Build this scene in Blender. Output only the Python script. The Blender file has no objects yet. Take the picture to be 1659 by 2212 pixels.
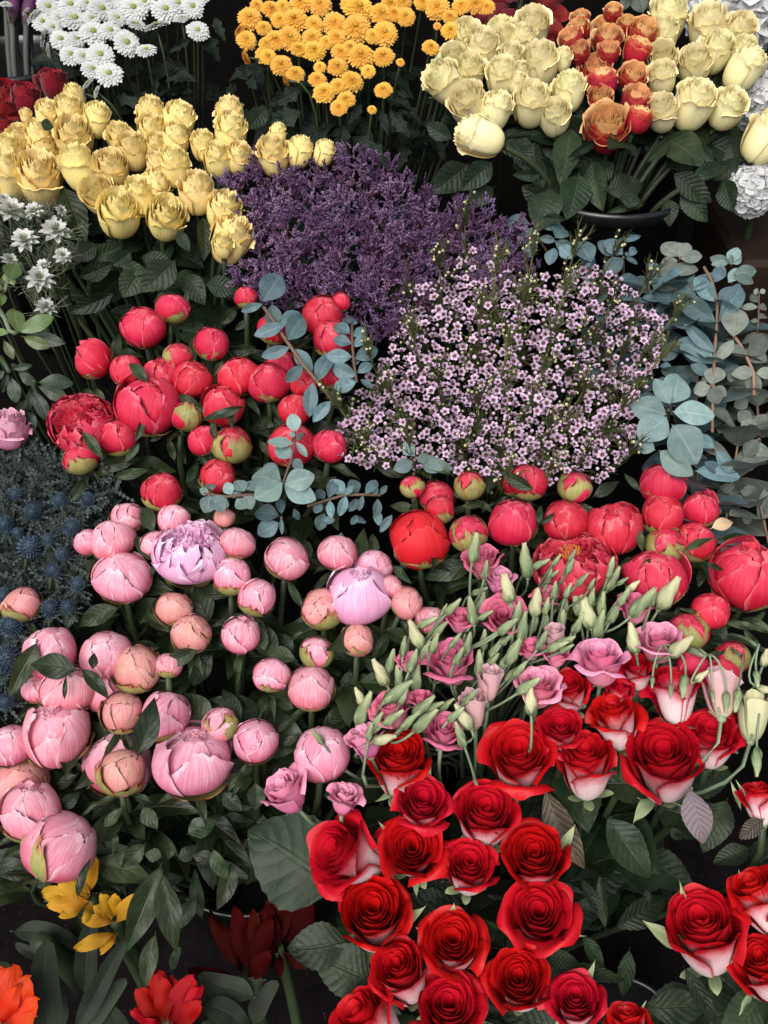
import bpy, math, random
import numpy as np
from mathutils import Vector, Quaternion, Matrix

C = bpy.context.scene.collection
SC = bpy.context.scene
R_ = math.radians
# ------------------------------------------------------------------ camera, sky, sun, exposure
CAMZ, PITCH, F = 1.75, R_(42), 2003.0
cd = bpy.data.cameras.new('camera'); cam = bpy.data.objects.new('camera', cd); C.objects.link(cam)
cd.sensor_fit = 'HORIZONTAL'; cd.angle = 2*math.atan(829.5/F); cd.clip_start = .02; cd.clip_end = 200
cam.location = (0, 0, CAMZ); cam.rotation_euler = (math.pi/2-PITCH, 0, 0)
SC.camera = cam
w = bpy.data.worlds.new('World'); SC.world = w; w.use_nodes = True
SUN_EL, SUN_AZ = R_(50), R_(-158)          # azimuth from +Y (away from the camera) towards +X
nt = w.node_tree; bg = nt.nodes['Background']
sk = nt.nodes.new('ShaderNodeTexSky'); sk.sky_type = 'NISHITA'; sk.sun_disc = False
sk.sun_elevation = SUN_EL; sk.sun_rotation = SUN_AZ; sk.dust_density = 3.0; sk.air_density = 1.0
hz = nt.nodes.new('ShaderNodeHueSaturation'); hz.inputs['Saturation'].default_value = .35      # thin bright overcast
nt.links.new(sk.outputs[0], hz.inputs['Color']); nt.links.new(hz.outputs[0], bg.inputs[0]); bg.inputs[1].default_value = 0.075
sl = bpy.data.lights.new('sun', 'SUN'); so = bpy.data.objects.new('sun', sl); C.objects.link(so)
sl.energy = 1.5; sl.angle = R_(42); sl.color = (1, .97, .93)
sd = Vector((math.sin(SUN_AZ)*math.cos(SUN_EL), math.cos(SUN_AZ)*math.cos(SUN_EL), math.sin(SUN_EL)))
so.rotation_euler = sd.to_track_quat('Z', 'Y').to_euler(); so.location = (0, 0, 5)
SC.view_settings.view_transform = 'Standard'; SC.view_settings.look = 'None'
SC.view_settings.gamma = 1; SC.view_settings.exposure = 1.15; SC.view_settings.use_curve_mapping = False

# ------------------------------------------------------------------ where things stand
FW = np.array((0, math.cos(PITCH), -math.sin(PITCH))); UP = np.array((0, math.sin(PITCH), math.cos(PITCH)))
RT = np.array((1., 0, 0)); CAM = np.array((0, 0, CAMZ))
SLOPE, Z0, Y0 = .624, -1.0, .4            # the tiers of bunches rise away from the camera at this slope
TILE = {1:(0,0),2:(1000,0),3:(1974,0),4:(0,1000),5:(1000,1000),6:(1974,1000),7:(0,2000),8:(1000,2000),9:(1974,2000),
        10:(0,2982),11:(1000,2982),12:(1974,2982)}
K = 1050/1659/3024*1659
def D(t, x, y):                            # sheet coordinates -> plan coordinates of the display
    if t == 0: return float(x), float(y)
    o = TILE[t]; return o[0]/3024*1659 + K*x, o[1]/3024*1659 + K*y
def ray(x, y): return FW + RT*((x-829.5)/F) + UP*((1106-y)/F)
def tier(x, y):                            # distance to the tier surface along that direction
    d = ray(x, y); return -(-Z0 + SLOPE*Y0)/(d[2]-SLOPE*d[1])
def P(x, y, off=0.0): return CAM + ray(x, y)*(tier(x, y)+off)
def axis(x, y, ang, face):                 # a direction: ang = lean round the view, face = how far it faces us
    d = ray(x, y); b = -d/np.linalg.norm(d); r = RT - b*RT.dot(b); r /= np.linalg.norm(r); u = np.cross(b, r)
    a, f = R_(ang), R_(face)
    return (r*math.cos(a)+u*math.sin(a))*math.cos(f) + b*math.sin(f)

# ------------------------------------------------------------------ objects
def tag(o, label=None, cat=None, group=None, kind=None):
    if label: o['label'] = label
    if cat: o['category'] = cat
    if group: o['group'] = group
    if kind: o['kind'] = kind
    return o
def root(name, loc, label, cat, group=None):
    o = bpy.data.objects.new(name, None); o.empty_display_size = .02; C.objects.link(o); o.location = [float(v) for v in loc]
    return tag(o, label, cat, group)
def part(name, mesh, parent, loc=(0,0,0), rot=None, sc=1.0):
    o = bpy.data.objects.new(name, mesh); C.objects.link(o); o.parent = parent
    o.location = [float(v) for v in loc]
    if rot is not None: o.rotation_mode = 'QUATERNION'; o.rotation_quaternion = rot
    o.scale = (sc, sc, sc) if np.isscalar(sc) else sc
    return o
def solo(name, mesh, label=None, cat=None, group=None, kind=None):
    o = bpy.data.objects.new(name, mesh); C.objects.link(o); return tag(o, label, cat, group, kind)
def aim(ax, spin=0.0):
    q = Vector(ax).to_track_quat('Z', 'Y'); return q @ Quaternion((0,0,1), spin)
def frame(y, n):                            # quaternion with local +Y along y and +Z near n
    y = Vector(y).normalized(); n = Vector(n); x = y.cross(n)
    if x.length < 1e-5: x = y.orthogonal()
    x.normalize(); z = x.cross(y); return Matrix((x, y, z)).transposed().to_quaternion()

class MB:
    def __init__(s): s.v=[]; s.f=[]; s.uv=[]; s.m=[]; s.n=0
    def add(s, V, Fc, UV=None, mi=0):
        V = np.asarray(V, float).reshape(-1,3); s.v.append(V)
        s.f += [tuple(int(i)+s.n for i in f) for f in Fc]; s.m += [mi]*len(Fc)
        s.uv.append(np.zeros((len(V),2)) if UV is None else np.asarray(UV, float).reshape(-1,2)); s.n += len(V)
    def mesh(s, name, mats, smooth=True):
        me = bpy.data.meshes.new(name); V = np.concatenate(s.v); me.from_pydata(V.tolist(), [], s.f)
        uv = np.concatenate(s.uv); li = np.empty(len(me.loops), np.int32); me.loops.foreach_get('vertex_index', li)
        l = me.uv_layers.new(name='UVMap'); l.data.foreach_set('uv', uv[li].astype(np.float32).ravel())
        for m in (mats if isinstance(mats, (list, tuple)) else [mats]): me.materials.append(m)
        me.polygons.foreach_set('material_index', s.m); me.polygons.foreach_set('use_smooth', [smooth]*len(s.f))
        me.update(); return me
_gf = {}
def gf(nu, nv):
    if (nu,nv) not in _gf:
        _gf[nu,nv] = [(j*nu+i, j*nu+i+1, (j+1)*nu+i+1, (j+1)*nu+i) for j in range(nv-1) for i in range(nu-1)]
    return _gf[nu,nv]
def uvgrid(nu, nv):
    u, v = np.meshgrid(np.linspace(-1,1,nu), np.linspace(0,1,nv)); return u, v
def tube(mb, pts, r0, r1=None, ns=6, mi=0, cap=True):
    pts = np.asarray(pts, float); n = len(pts); r1 = r0 if r1 is None else r1
    T = np.gradient(pts, axis=0); T /= (np.linalg.norm(T, axis=1)[:,None]+1e-9)
    ref = np.array((.31,.17,.93)); a = np.cross(T, ref); a /= (np.linalg.norm(a,axis=1)[:,None]+1e-9); b = np.cross(T, a)
    rr = np.linspace(r0, r1, n)[:,None,None]; th = np.linspace(0, 2*math.pi, ns, endpoint=False)
    V = pts[:,None,:] + rr*(a[:,None,:]*np.cos(th)[None,:,None] + b[:,None,:]*np.sin(th)[None,:,None])
    Fc = [(j*ns+i, j*ns+(i+1)%ns, (j+1)*ns+(i+1)%ns, (j+1)*ns+i) for j in range(n-1) for i in range(ns)]
    if cap: Fc += [tuple(range(ns))[::-1], tuple((n-1)*ns+i for i in range(ns))]
    UV = np.stack(np.broadcast_arrays(np.linspace(0,1,ns)[None,:], np.linspace(0,1,n)[:,None]), -1)
    mb.add(V, Fc, UV, mi)
def bez(p0, p1, p2, p3, n=9):
    t = np.linspace(0,1,n)[:,None]; p0,p1,p2,p3 = map(np.asarray, (p0,p1,p2,p3))
    return (1-t)**3*p0+3*(1-t)**2*t*p1+3*(1-t)*t*t*p2+t**3*p3
def sphere(mb, c, r, ns=10, nr=7, mi=0, sz=1.0, v0=0, v1=1):
    th = np.linspace(0, 2*math.pi, ns+1); ph = np.linspace(-math.pi/2, math.pi/2, nr)
    t, p = np.meshgrid(th, ph); V = np.stack((np.cos(p)*np.cos(t), np.cos(p)*np.sin(t), np.sin(p)*sz), -1)*r + np.asarray(c)
    UV = np.stack((t/(2*math.pi), v0+(v1-v0)*(p/math.pi+.5)), -1); mb.add(V, gf(ns+1, nr), UV, mi)

# ------------------------------------------------------------------ materials
class NT:
    def __init__(s, name):
        s.m = bpy.data.materials.new(name); s.m.use_nodes = True; s.t = s.m.node_tree; s.t.nodes.clear()
        s.out = s.n('OutputMaterial')
    def n(s, typ, **k):
        nd = s.t.nodes.new('ShaderNode'+typ)
        for a, b in k.items(): setattr(nd, a, b)
        return nd
    def l(s, a, b): s.t.links.new(a, b)
    def math(s, op, a, b=None, c=None):
        nd = s.n('Math', operation=op)
        for i, q in enumerate((a, b, c)):
            if q is None: continue
            if hasattr(q, 'links'): s.l(q, nd.inputs[i])
            else: nd.inputs[i].default_value = q
        return nd.outputs[0]
    def ramp(s, fac, stops, interp='LINEAR'):
        nd = s.n('ValToRGB'); cr = nd.color_ramp; cr.interpolation = interp
        while len(cr.elements) < len(stops): cr.elements.new(.5)
        for e, (p, c) in zip(cr.elements, stops): e.position = p; e.color = (c, c, c, 1) if np.isscalar(c) else (*c, 1)
        s.l(fac, nd.inputs[0]); return nd.outputs[0]
    def mix(s, fac, a, b, mode='MIX'):
        nd = s.n('Mix', data_type='RGBA', blend_type=mode)
        for i, q in ((0, fac), (6, a), (7, b)):
            if hasattr(q, 'links'): s.l(q, nd.inputs[i])
            else: nd.inputs[i].default_value = q if np.isscalar(q) else (*q, 1)
        return nd.outputs[2]
    def uv(s):
        nd = s.n('UVMap'); sp = s.n('SeparateXYZ'); s.l(nd.outputs[0], sp.inputs[0]); return nd.outputs[0], sp.outputs[0], sp.outputs[1]
    def noise(s, vec, scale, detail=2, rough=.5):
        nd = s.n('TexNoise'); nd.inputs['Scale'].default_value = scale; nd.inputs['Detail'].default_value = detail
        nd.inputs['Roughness'].default_value = rough
        if vec is not None: s.l(vec, nd.inputs['Vector'])
        return nd.outputs[0]
    def scale(s, vec, x, y, z=1):
        nd = s.n('Mapping'); nd.inputs['Scale'].default_value = (x, y, z); s.l(vec, nd.inputs[0]); return nd.outputs[0]
    def obj_rand(s): return s.n('ObjectInfo').outputs['Random']
    def objco(s): return s.n('TexCoord').outputs['Object']
    def shift(s, vec):                        # give every object its own part of a pattern
        nd = s.n('VectorMath', operation='ADD'); s.l(vec, nd.inputs[0])
        cx = s.n('CombineXYZ'); r = s.obj_rand()
        for i, k in enumerate((17., 31., 53.)): s.l(s.math('MULTIPLY', r, k), cx.inputs[i])
        s.l(cx.outputs[0], nd.inputs[1]); return nd.outputs[0]
    def finish(s, col, rough=.5, trans=.0, bump=None, bstr=.3, spec=.4, sheen=0, tcol=None, bdist=.001):
        p = s.n('BsdfPrincipled')
        if hasattr(col, 'links'): s.l(col, p.inputs['Base Color'])
        else: p.inputs['Base Color'].default_value = (*col, 1)
        if hasattr(rough, 'links'): s.l(rough, p.inputs['Roughness'])
        else: p.inputs['Roughness'].default_value = rough
        p.inputs['Specular IOR Level'].default_value = spec; p.inputs['Sheen Weight'].default_value = sheen
        nrm = None
        if bump is not None:
            b = s.n('Bump'); b.inputs['Strength'].default_value = bstr; b.inputs['Distance'].default_value = bdist
            s.l(bump, b.inputs['Height']); s.l(b.outputs[0], p.inputs['Normal']); nrm = b.outputs[0]
        sh = p.outputs[0]
        if trans > 0:
            tr = s.n('BsdfTranslucent'); mx = s.n('MixShader'); mx.inputs[0].default_value = trans
            q = tcol if tcol is not None else col
            if hasattr(q, 'links'): s.l(q, tr.inputs[0])
            else: tr.inputs[0].default_value = (*q, 1)
            if nrm: s.l(nrm, tr.inputs['Normal'])
            s.l(sh, mx.inputs[1]); s.l(tr.outputs[0], mx.inputs[2]); sh = mx.outputs[0]
        s.l(sh, s.out.inputs[0]); return s.m

def petal_mat(name, stops, vein=None, veinamt=.35, var=.12, rough=.5, trans=.2, edge=None, blot=None, blotamt=.0, bump=.25, spec=.3, sheen=.0, vscale=26, hue=.016, wobble=.25, alt=None):
    """colour along the petal from stops (v), streaked veins across, a different edge colour, weathered blotches"""
    s = NT(name); vec, u, v = s.uv()
    wob = s.noise(s.shift(s.objco()), 5, 3)
    v2 = s.math('ADD', v, s.math('MULTIPLY', s.math('SUBTRACT', wob, .5), wobble))
    col = s.ramp(v2, stops)
    st = s.noise(s.scale(s.shift(vec), vscale, 1.6), 1.0, 4, .6)
    if vein is not None:
        f = s.math('MULTIPLY', s.ramp(st, [(.42, 0.), (.62, 1.)]), veinamt); col = s.mix(f, col, vein)
    if alt is not None:                       # a second range of colours, chosen across the sheet
        col = s.mix(u, col, s.ramp(v2, alt))
    if edge is not None:
        ae = s.math('ABSOLUTE', s.math('SUBTRACT', s.math('MULTIPLY', u, 2.), 1.))
        e = s.math('MAXIMUM', s.ramp(ae, [(.86, 0.), (.99, 1.)]), s.ramp(s.math('ADD', v2, 0.), [(edge[1], 0.), (min(1, edge[1]+.1), 1.)]))
        col = s.mix(e, col, edge[0])
    if blot is not None:
        bn = s.noise(s.shift(s.objco()), 4.5, 5, .65); f = s.math('MULTIPLY', s.ramp(bn, [(.5, 0.), (.66, 1.)]), blotamt)
        col = s.mix(f, col, blot)
        sp = s.noise(s.shift(s.objco()), 34, 2, .5); f = s.math('MULTIPLY', s.ramp(sp, [(.68, 0.), (.74, 1.)]), blotamt*.7)
        col = s.mix(f, col, (.16,.05,.03))
    hs = s.n('HueSaturation'); s.l(col, hs.inputs['Color'])
    r = s.obj_rand(); s.l(s.math('ADD', 1-var/2, s.math('MULTIPLY', r, var)), hs.inputs['Value'])
    s.l(s.math('ADD', .5-hue/2, s.math('MULTIPLY', s.math('FRACT', s.math('MULTIPLY', r, 7.3)), hue)), hs.inputs['Hue'])
    return s.finish(hs.outputs[0], rough, trans, st, bump, spec, sheen, bdist=.006)

def leaf_mat(name, c0, c1, rib, rough=.42, trans=.12, bump=.5, spec=.5, nveins=9, ribamt=.6, quilt=.5, bloom=None):
    s = NT(name); vec, u, v = s.uv()
    a = s.math('ABSOLUTE', s.math('SUBTRACT', s.math('MULTIPLY', u, 2.), 1.))
    mid = s.ramp(a, [(.02, 1.), (.09, 0.)])
    nv_ = s.math('MULTIPLY', s.math('ADD', .75, s.math('MULTIPLY', s.math('FRACT', s.math('MULTIPLY', s.obj_rand(), 13.7)), .5)), float(nveins))
    ph = s.math('FRACT', s.math('SUBTRACT', s.math('MULTIPLY', v, nv_), s.math('MULTIPLY', a, 1.9)))
    tri = s.math('ABSOLUTE', s.math('SUBTRACT', ph, .5)); side = s.ramp(tri, [(.0, 1.), (.10, 0.)])
    n = s.noise(s.shift(s.objco()), 3.2, 4, .6)
    col = s.mix(s.ramp(n, [(.3, 0.), (.7, 1.)]), c0, c1)
    vn = s.math('MAXIMUM', mid, s.math('MULTIPLY', side, .22)); col = s.mix(s.math('MULTIPLY', vn, ribamt), col, rib)
    if bloom is not None:
        fn = s.noise(s.shift(s.objco()), 9, 5, .7); col = s.mix(s.math('MULTIPLY', s.ramp(fn, [(.52, 0.), (.72, 1.)]), .45), col, bloom)
    hs = s.n('HueSaturation'); s.l(col, hs.inputs['Color']); r = s.obj_rand()
    s.l(s.math('ADD', .55, s.math('MULTIPLY', s.math('POWER', r, 1.4), .85)), hs.inputs['Value'])
    s.l(s.math('ADD', .475, s.math('MULTIPLY', s.math('FRACT', s.math('MULTIPLY', r, 9.7)), .045)), hs.inputs['Hue'])
    sq = s.math('SINE', s.math('MULTIPLY', tri, 3.14159)); fine = s.noise(s.shift(s.objco()), 14, 3, .6)
    h = s.math('ADD', s.math('MULTIPLY', sq, quilt*.22), s.math('ADD', s.math('MULTIPLY', n, .6), s.math('MULTIPLY', fine, .12*quilt)))
    h = s.math('SUBTRACT', h, s.math('MULTIPLY', mid, .25))
    rr = s.math('ADD', rough-.1, s.math('MULTIPLY', n, .25))
    return s.finish(hs.outputs[0], rr, trans, h, bump, spec, bdist=.006)
# ------------------------------------------------------------------ the materials of the flowers
M = {}
M['red_in'] = petal_mat('red_petal_face', [(0,(.14,.0,.004)),(.5,(.38,.001,.008)),(.8,(.47,.002,.010)),(1,(.50,.004,.012))], (.24,.0,.004), .25, .16, .5, .08, spec=.25, bump=.12, hue=.006)
M['red_out'] = petal_mat('red_petal_back', [(0,(.62,.58,.42)),(.25,(.76,.64,.61)),(.58,(.74,.52,.54)),(.74,(.62,.20,.23)),(.88,(.47,.01,.02)),(1,(.46,.003,.010))], (.6,.3,.34), .3, .06, .5, .08, edge=((.46,.004,.012),.86), bump=.2, hue=.006, wobble=.3)
M['red_mid'] = petal_mat('red_petal_inner_back', [(0,(.60,.40,.38)),(.3,(.60,.24,.27)),(.55,(.44,.01,.025)),(1,(.46,.003,.010))], (.45,.06,.08), .2, .06, .5, .08, edge=((.46,.004,.01),.86), bump=.12, hue=.006)
M['flame_mid'] = petal_mat('flame_petal_inner_back', [(0,(.6,.12,.07)),(.4,(.76,.32,.12)),(1,(.90,.60,.28))], (.7,.2,.08), .3, .12, .5, .08)
M['cream_in'] = petal_mat('cream_petal_face', [(0,(.84,.62,.22)),(.5,(.92,.76,.36)),(1,(.94,.85,.53))], (.86,.68,.30), .25, .06, .55, .08)
M['cream_out'] = petal_mat('cream_petal_back', [(0,(.58,.60,.24)),(.25,(.90,.79,.38)),(.8,(.94,.84,.49)),(1,(.93,.85,.52))], (.82,.73,.34), .3, .08, .5, .08, edge=((.78,.73,.38),.97), blot=(.70,.70,.32), blotamt=.35)
M['yellow_in'] = petal_mat('yellow_petal_face', [(0,(.84,.54,.12)),(.5,(.93,.68,.24)),(1,(.95,.78,.38))], (.88,.6,.18), .25, .06, .55, .08)
M['yellow_out'] = petal_mat('yellow_petal_back', [(0,(.52,.50,.15)),(.25,(.92,.67,.22)),(.8,(.95,.75,.31)),(1,(.93,.77,.36))], (.84,.60,.18), .3, .08, .5, .08, edge=((.72,.63,.26),.97), blot=(.62,.60,.22), blotamt=.4)
M['flame_in'] = petal_mat('flame_petal_face', [(0,(.82,.40,.10)),(.5,(.90,.62,.28)),(.88,(.92,.64,.32)),(1,(.86,.40,.18))], (.84,.38,.13), .25, .12, .5, .08)
M['flame_out'] = petal_mat('flame_petal_back', [(0,(.42,.07,.05)),(.35,(.36,.008,.03)),(.85,(.42,.018,.036)),(1,(.66,.15,.08))], (.26,.004,.02), .4, .2, .5, .06)
M['dark_in'] = petal_mat('dark_red_petal', [(0,(.06,.0,.003)),(1,(.24,.002,.006))], (.1,0,.002), .3, .3, .5, .1, spec=.2, sheen=.2)
M['mauve_in'] = petal_mat('mauve_petal', [(0,(.5,.12,.26)),(.6,(.70,.28,.42)),(1,(.74,.42,.52))], (.6,.2,.35), .25, .1)
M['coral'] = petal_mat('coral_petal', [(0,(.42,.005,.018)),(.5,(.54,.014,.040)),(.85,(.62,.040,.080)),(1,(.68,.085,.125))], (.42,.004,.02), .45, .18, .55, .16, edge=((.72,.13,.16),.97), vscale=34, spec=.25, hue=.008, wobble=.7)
M['scarlet'] = petal_mat('scarlet_petal', [(0,(.44,.006,.008)),(.6,(.60,.012,.015)),(1,(.66,.03,.03))], (.45,.004,.008), .35, .1, .55, .16, edge=((.7,.06,.06),.97), vscale=34, spec=.25)
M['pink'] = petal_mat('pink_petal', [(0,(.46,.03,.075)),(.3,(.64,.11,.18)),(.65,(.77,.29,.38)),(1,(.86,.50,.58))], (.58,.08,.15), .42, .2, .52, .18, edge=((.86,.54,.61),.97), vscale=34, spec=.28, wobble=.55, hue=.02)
M['lilac'] = petal_mat('lilac_pink_petal', [(0,(.60,.14,.30)),(.4,(.74,.30,.50)),(1,(.82,.52,.70))], (.66,.2,.4), .35, .08, .45, .18, edge=((.84,.58,.74),.96), vscale=30, wobble=.7)
M['worn'] = petal_mat('weathered_petal', [(0,(.42,.09,.09)),(.5,(.60,.20,.20)),(1,(.70,.35,.33))], (.5,.14,.13), .4, .15, .5, .1, blot=(.38,.25,.14), blotamt=.6, vscale=30, wobble=.7)
M['sepal'] = petal_mat('peony_sepal', [(0,(.13,.15,.035)),(.6,(.26,.27,.09)),(.88,(.34,.30,.10)),(1,(.36,.07,.05))], (.16,.17,.05), .4, .25, .45, .1, blot=(.24,.09,.04), blotamt=.5, vscale=20, edge=((.36,.12,.06),.95))
M['lisi'] = petal_mat('lisianthus_petal_face', [(0,(.28,.012,.06)),(.5,(.60,.07,.175)),(1,(.72,.18,.30))], (.42,.04,.12), .3, .2, .5, .1)
M['lisi_out'] = petal_mat('lisianthus_petal_back', [(0,(.55,.5,.34)),(.25,(.68,.28,.34)),(1,(.72,.15,.275))], (.54,.10,.20), .3, .15, .5, .1)
M['lisi_pale'] = petal_mat('pale_lisianthus_petal', [(0,(.6,.5,.32)),(.5,(.72,.42,.42)),(1,(.72,.46,.50))], (.66,.34,.4), .25, .1, .5, .25)
M['lisi_light'] = petal_mat('light_lisianthus_petal', [(0,(.44,.05,.19)),(.5,(.72,.20,.37)),(1,(.80,.34,.48))], (.54,.12,.28), .3, .1, .5, .1)
M['lbud'] = petal_mat('green_bud', [(0,(.12,.165,.08)),(.5,(.22,.27,.145)),(1,(.42,.45,.25))], (.13,.175,.085), .55, .35, .55, .1, vscale=16, spec=.2, wobble=.5)
M['lbud_pale'] = petal_mat('pale_bud', [(0,(.34,.36,.18)),(.5,(.52,.51,.31)),(1,(.58,.53,.32))], (.42,.41,.23), .4, .2, .55, .15, vscale=16, spec=.2)
M['white'] = petal_mat('white_ray', [(0,(.42,.46,.25)),(.3,(.56,.57,.52)),(1,(.63,.63,.62))], (.44,.45,.44), .25, .1, .5, .2, vscale=8)
M['white_c'] = petal_mat('mum_green_eye', [(0,(.20,.24,.05)),(1,(.42,.45,.13))], None, 0, .15, .6, .1)
M['gold'] = petal_mat('golden_ray', [(0,(.55,.24,.015)),(.4,(.74,.36,.035)),(1,(.82,.48,.085))], (.66,.3,.03), .2, .15, .5, .2, vscale=8)
M['gold_c'] = petal_mat('mum_gold_eye', [(0,(.36,.20,.02)),(1,(.60,.36,.05))], None, 0, .15, .6, .1)
M['wax'] = petal_mat('waxflower_petal', [(0,(.38,.14,.26)),(.22,(.55,.37,.52)),(1,(.68,.54,.67))], (.52,.33,.48), .3, .35, .45, .2, vscale=6)
M['wax_c'] = petal_mat('waxflower_cup', [(0,(.06,.002,.010)),(.85,(.11,.006,.02)),(1,(.22,.04,.07))], None, 0, .4, .35, 0)
M['waxbud'] = petal_mat('waxflower_bud', [(0,(.3,.34,.14)),(.35,(.58,.36,.54)),(1,(.70,.52,.68))], None, 0, .2, .35, .1)
M['waxbud2'] = petal_mat('unripe_waxflower_bud', [(0,(.24,.28,.09)),(1,(.60,.55,.36))], None, 0, .2, .4, .1)
M['stat'] = petal_mat('statice_floret', [(0,(.03,.012,.03)),(.4,(.10,.045,.13)),(.75,(.27,.19,.36)),(1,(.58,.51,.66))], None, 0, 0, .7, .1, alt=[(0,(.03,.012,.02)),(.4,(.15,.05,.12)),(.75,(.36,.22,.33)),(1,(.66,.52,.60))])
M['hyd'] = petal_mat('hydrangea_petal', [(0,(.46,.48,.42)),(1,(.62,.61,.635))], (.5,.5,.54), .3, .14, .5, .2, vscale=10)
M['nig'] = petal_mat('nigella_petal', [(0,(.34,.40,.22)),(.3,(.58,.58,.54)),(1,(.66,.64,.63))], (.4,.42,.36), .4, .25, .5, .25, vscale=8)
M['ery'] = petal_mat('sea_holly_cone', [(0,(.010,.018,.028)),(1,(.065,.11,.165))], None, 0, .5, .5, 0)
M['ery_leaf'] = leaf_mat('sea_holly_bract', (.02,.032,.032), (.05,.068,.065), (.11,.135,.13), .5, .08)
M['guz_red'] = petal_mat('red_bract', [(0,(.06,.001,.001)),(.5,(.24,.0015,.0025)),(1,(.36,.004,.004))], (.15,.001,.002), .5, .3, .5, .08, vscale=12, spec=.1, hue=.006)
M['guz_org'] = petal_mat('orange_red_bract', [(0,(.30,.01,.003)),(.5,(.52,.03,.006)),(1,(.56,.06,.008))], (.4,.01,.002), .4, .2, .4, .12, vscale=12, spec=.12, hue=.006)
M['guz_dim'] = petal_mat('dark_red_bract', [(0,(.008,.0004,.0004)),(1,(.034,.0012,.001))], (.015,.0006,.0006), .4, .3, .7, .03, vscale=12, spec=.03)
M['guz_yel'] = petal_mat('yellow_bract', [(0,(.16,.06,.005)),(.5,(.36,.18,.010)),(1,(.46,.25,.018))], (.26,.12,.008), .4, .2, .5, .1, vscale=12, spec=.12)
M['rleaf'] = leaf_mat('rose_leaf', (.006,.015,.007), (.020,.034,.014), (.045,.06,.03), .42, .05, .6, .2, 8, .4, .5)
M['rleaf_br'] = leaf_mat('bronze_rose_leaf', (.05,.04,.025), (.085,.065,.04), (.12,.1,.07), .45, .06, .6, .45, 8, .4, .9)
M['rleaf_mv'] = leaf_mat('mauve_rose_leaf', (.16,.12,.13), (.22,.17,.18), (.34,.28,.28), .5, .06, .6, .4, 8, .5, .9)
M['pleaf'] = leaf_mat('peony_leaf', (.009,.020,.008), (.032,.045,.017), (.07,.09,.04), .40, .06, .45, .28, 6, .35, .3)
M['mleaf'] = leaf_mat('chrysanthemum_leaf', (.004,.009,.006), (.010,.018,.010), (.026,.036,.022), .5, .04, .5, .15, 6, .4, .6)
M['gleaf'] = leaf_mat('fresh_green_leaf', (.075,.115,.035), (.12,.165,.055), (.2,.24,.1), .4, .15, .3, .5, 7, .4, .2)
M['gdark'] = leaf_mat('dark_green_leaf', (.010,.020,.011), (.022,.036,.017), (.06,.08,.045), .38, .06, .3, .3, 7, .3, .2)
M['strap'] = leaf_mat('strap_leaf', (.009,.015,.009), (.024,.034,.018), (.04,.05,.03), .5, .04, .2, .15, 1, .2, .1)
M['euc'] = leaf_mat('eucalyptus_leaf', (.12,.19,.185), (.19,.27,.25), (.33,.40,.36), .55, .06, .25, .25, 7, .4, .2, bloom=(.27,.35,.33))
M['euc_blue'] = leaf_mat('blue_eucalyptus_leaf', (.055,.10,.115), (.105,.165,.18), (.24,.31,.30), .5, .06, .25, .3, 7, .35, .2, bloom=(.17,.24,.26))
M['euc_grey'] = leaf_mat('grey_eucalyptus_leaf', (.10,.12,.10), (.17,.19,.16), (.27,.28,.24), .55, .06, .25, .25, 7, .35, .2, bloom=(.22,.235,.21))
M['stem'] = leaf_mat('flower_stem', (.022,.036,.014), (.045,.062,.026), (.08,.1,.05), .5, 0, .2, .4, 1, 0, 0)
M['stem_pale'] = leaf_mat('pale_stem', (.12,.165,.095), (.18,.23,.14), (.2,.24,.16), .5, 0, .2, .4, 1, 0, 0)
M['stem_brown'] = leaf_mat('woody_stem', (.14,.085,.06), (.22,.14,.09), (.25,.18,.12), .6, 0, .2, .3, 1, 0, 0)
M['needle'] = leaf_mat('waxflower_twig', (.06,.08,.025), (.11,.115,.045), (.1,.12,.05), .5, .05, .1, .3, 1, 0, 0)
M['wisp'] = leaf_mat('nigella_bract', (.10,.125,.075), (.17,.19,.12), (.2,.22,.15), .5, .05, .1, .3, 1, 0, 0)
def plain(name, c, rough=.5, nscale=40, amt=.3, bump=.2, spec=.5):
    s = NT(name); n = s.noise(s.objco(), nscale, 5, .6)
    col = s.mix(s.ramp(n, [(.35,0.),(.65,1.)]), tuple(k*(1-amt) for k in c), tuple(k*(1+amt) for k in c))
    return s.finish(col, rough, 0, n, bump, spec, bdist=.002)
M['bucket'] = plain('black_plastic', (.004,.004,.0045), .3, 25, .2, .05)
M['wood'] = plain('dark_stained_wood', (.003,.0026,.0024), .8, 8, .4, .3, .04)
M['crate'] = plain('brown_crate_wood', (.012,.006,.003), .7, 14, .4, .3, .2)
def asphalt():
    s = NT('pavement'); co = s.objco(); n = s.noise(co, 22, 6, .7); v = s.n('TexVoronoi'); v.inputs['Scale'].default_value = 130
    s.l(co, v.inputs['Vector'])
    col = s.mix(s.ramp(n, [(.35,0.),(.7,1.)]), (.0035,.0027,.003), (.008,.006,.0065))
    col = s.mix(s.math('MULTIPLY', s.ramp(v.outputs['Distance'], [(.05,1.),(.2,0.)]), s.ramp(s.noise(co, 60, 2), [(.5,0.),(.6,1.)])), col, (.05,.038,.036))
    return s.finish(col, .95, 0, n, .5, .03, bdist=.004)
M['ground'] = asphalt()
M['stem_dim'] = leaf_mat('statice_twig', (.02,.022,.018), (.035,.03,.03), (.03,.03,.03), .6, 0, .1, .3, 1, 0, 0)
M['stem_grey'] = leaf_mat('grey_stem', (.04,.045,.04), (.07,.075,.065), (.06,.06,.05), .6, 0, .1, .3, 1, 0, 0)
M['purple_bud'] = petal_mat('purple_bud', [(0,(.05,.03,.04)),(1,(.12,.015,.09))], None, 0, .2, .5, 0)
M['stamen'] = petal_mat('stamen', [(0,(.4,.04,.01)),(1,(.52,.19,.02))], None, 0, .1, .5, 0)
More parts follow.
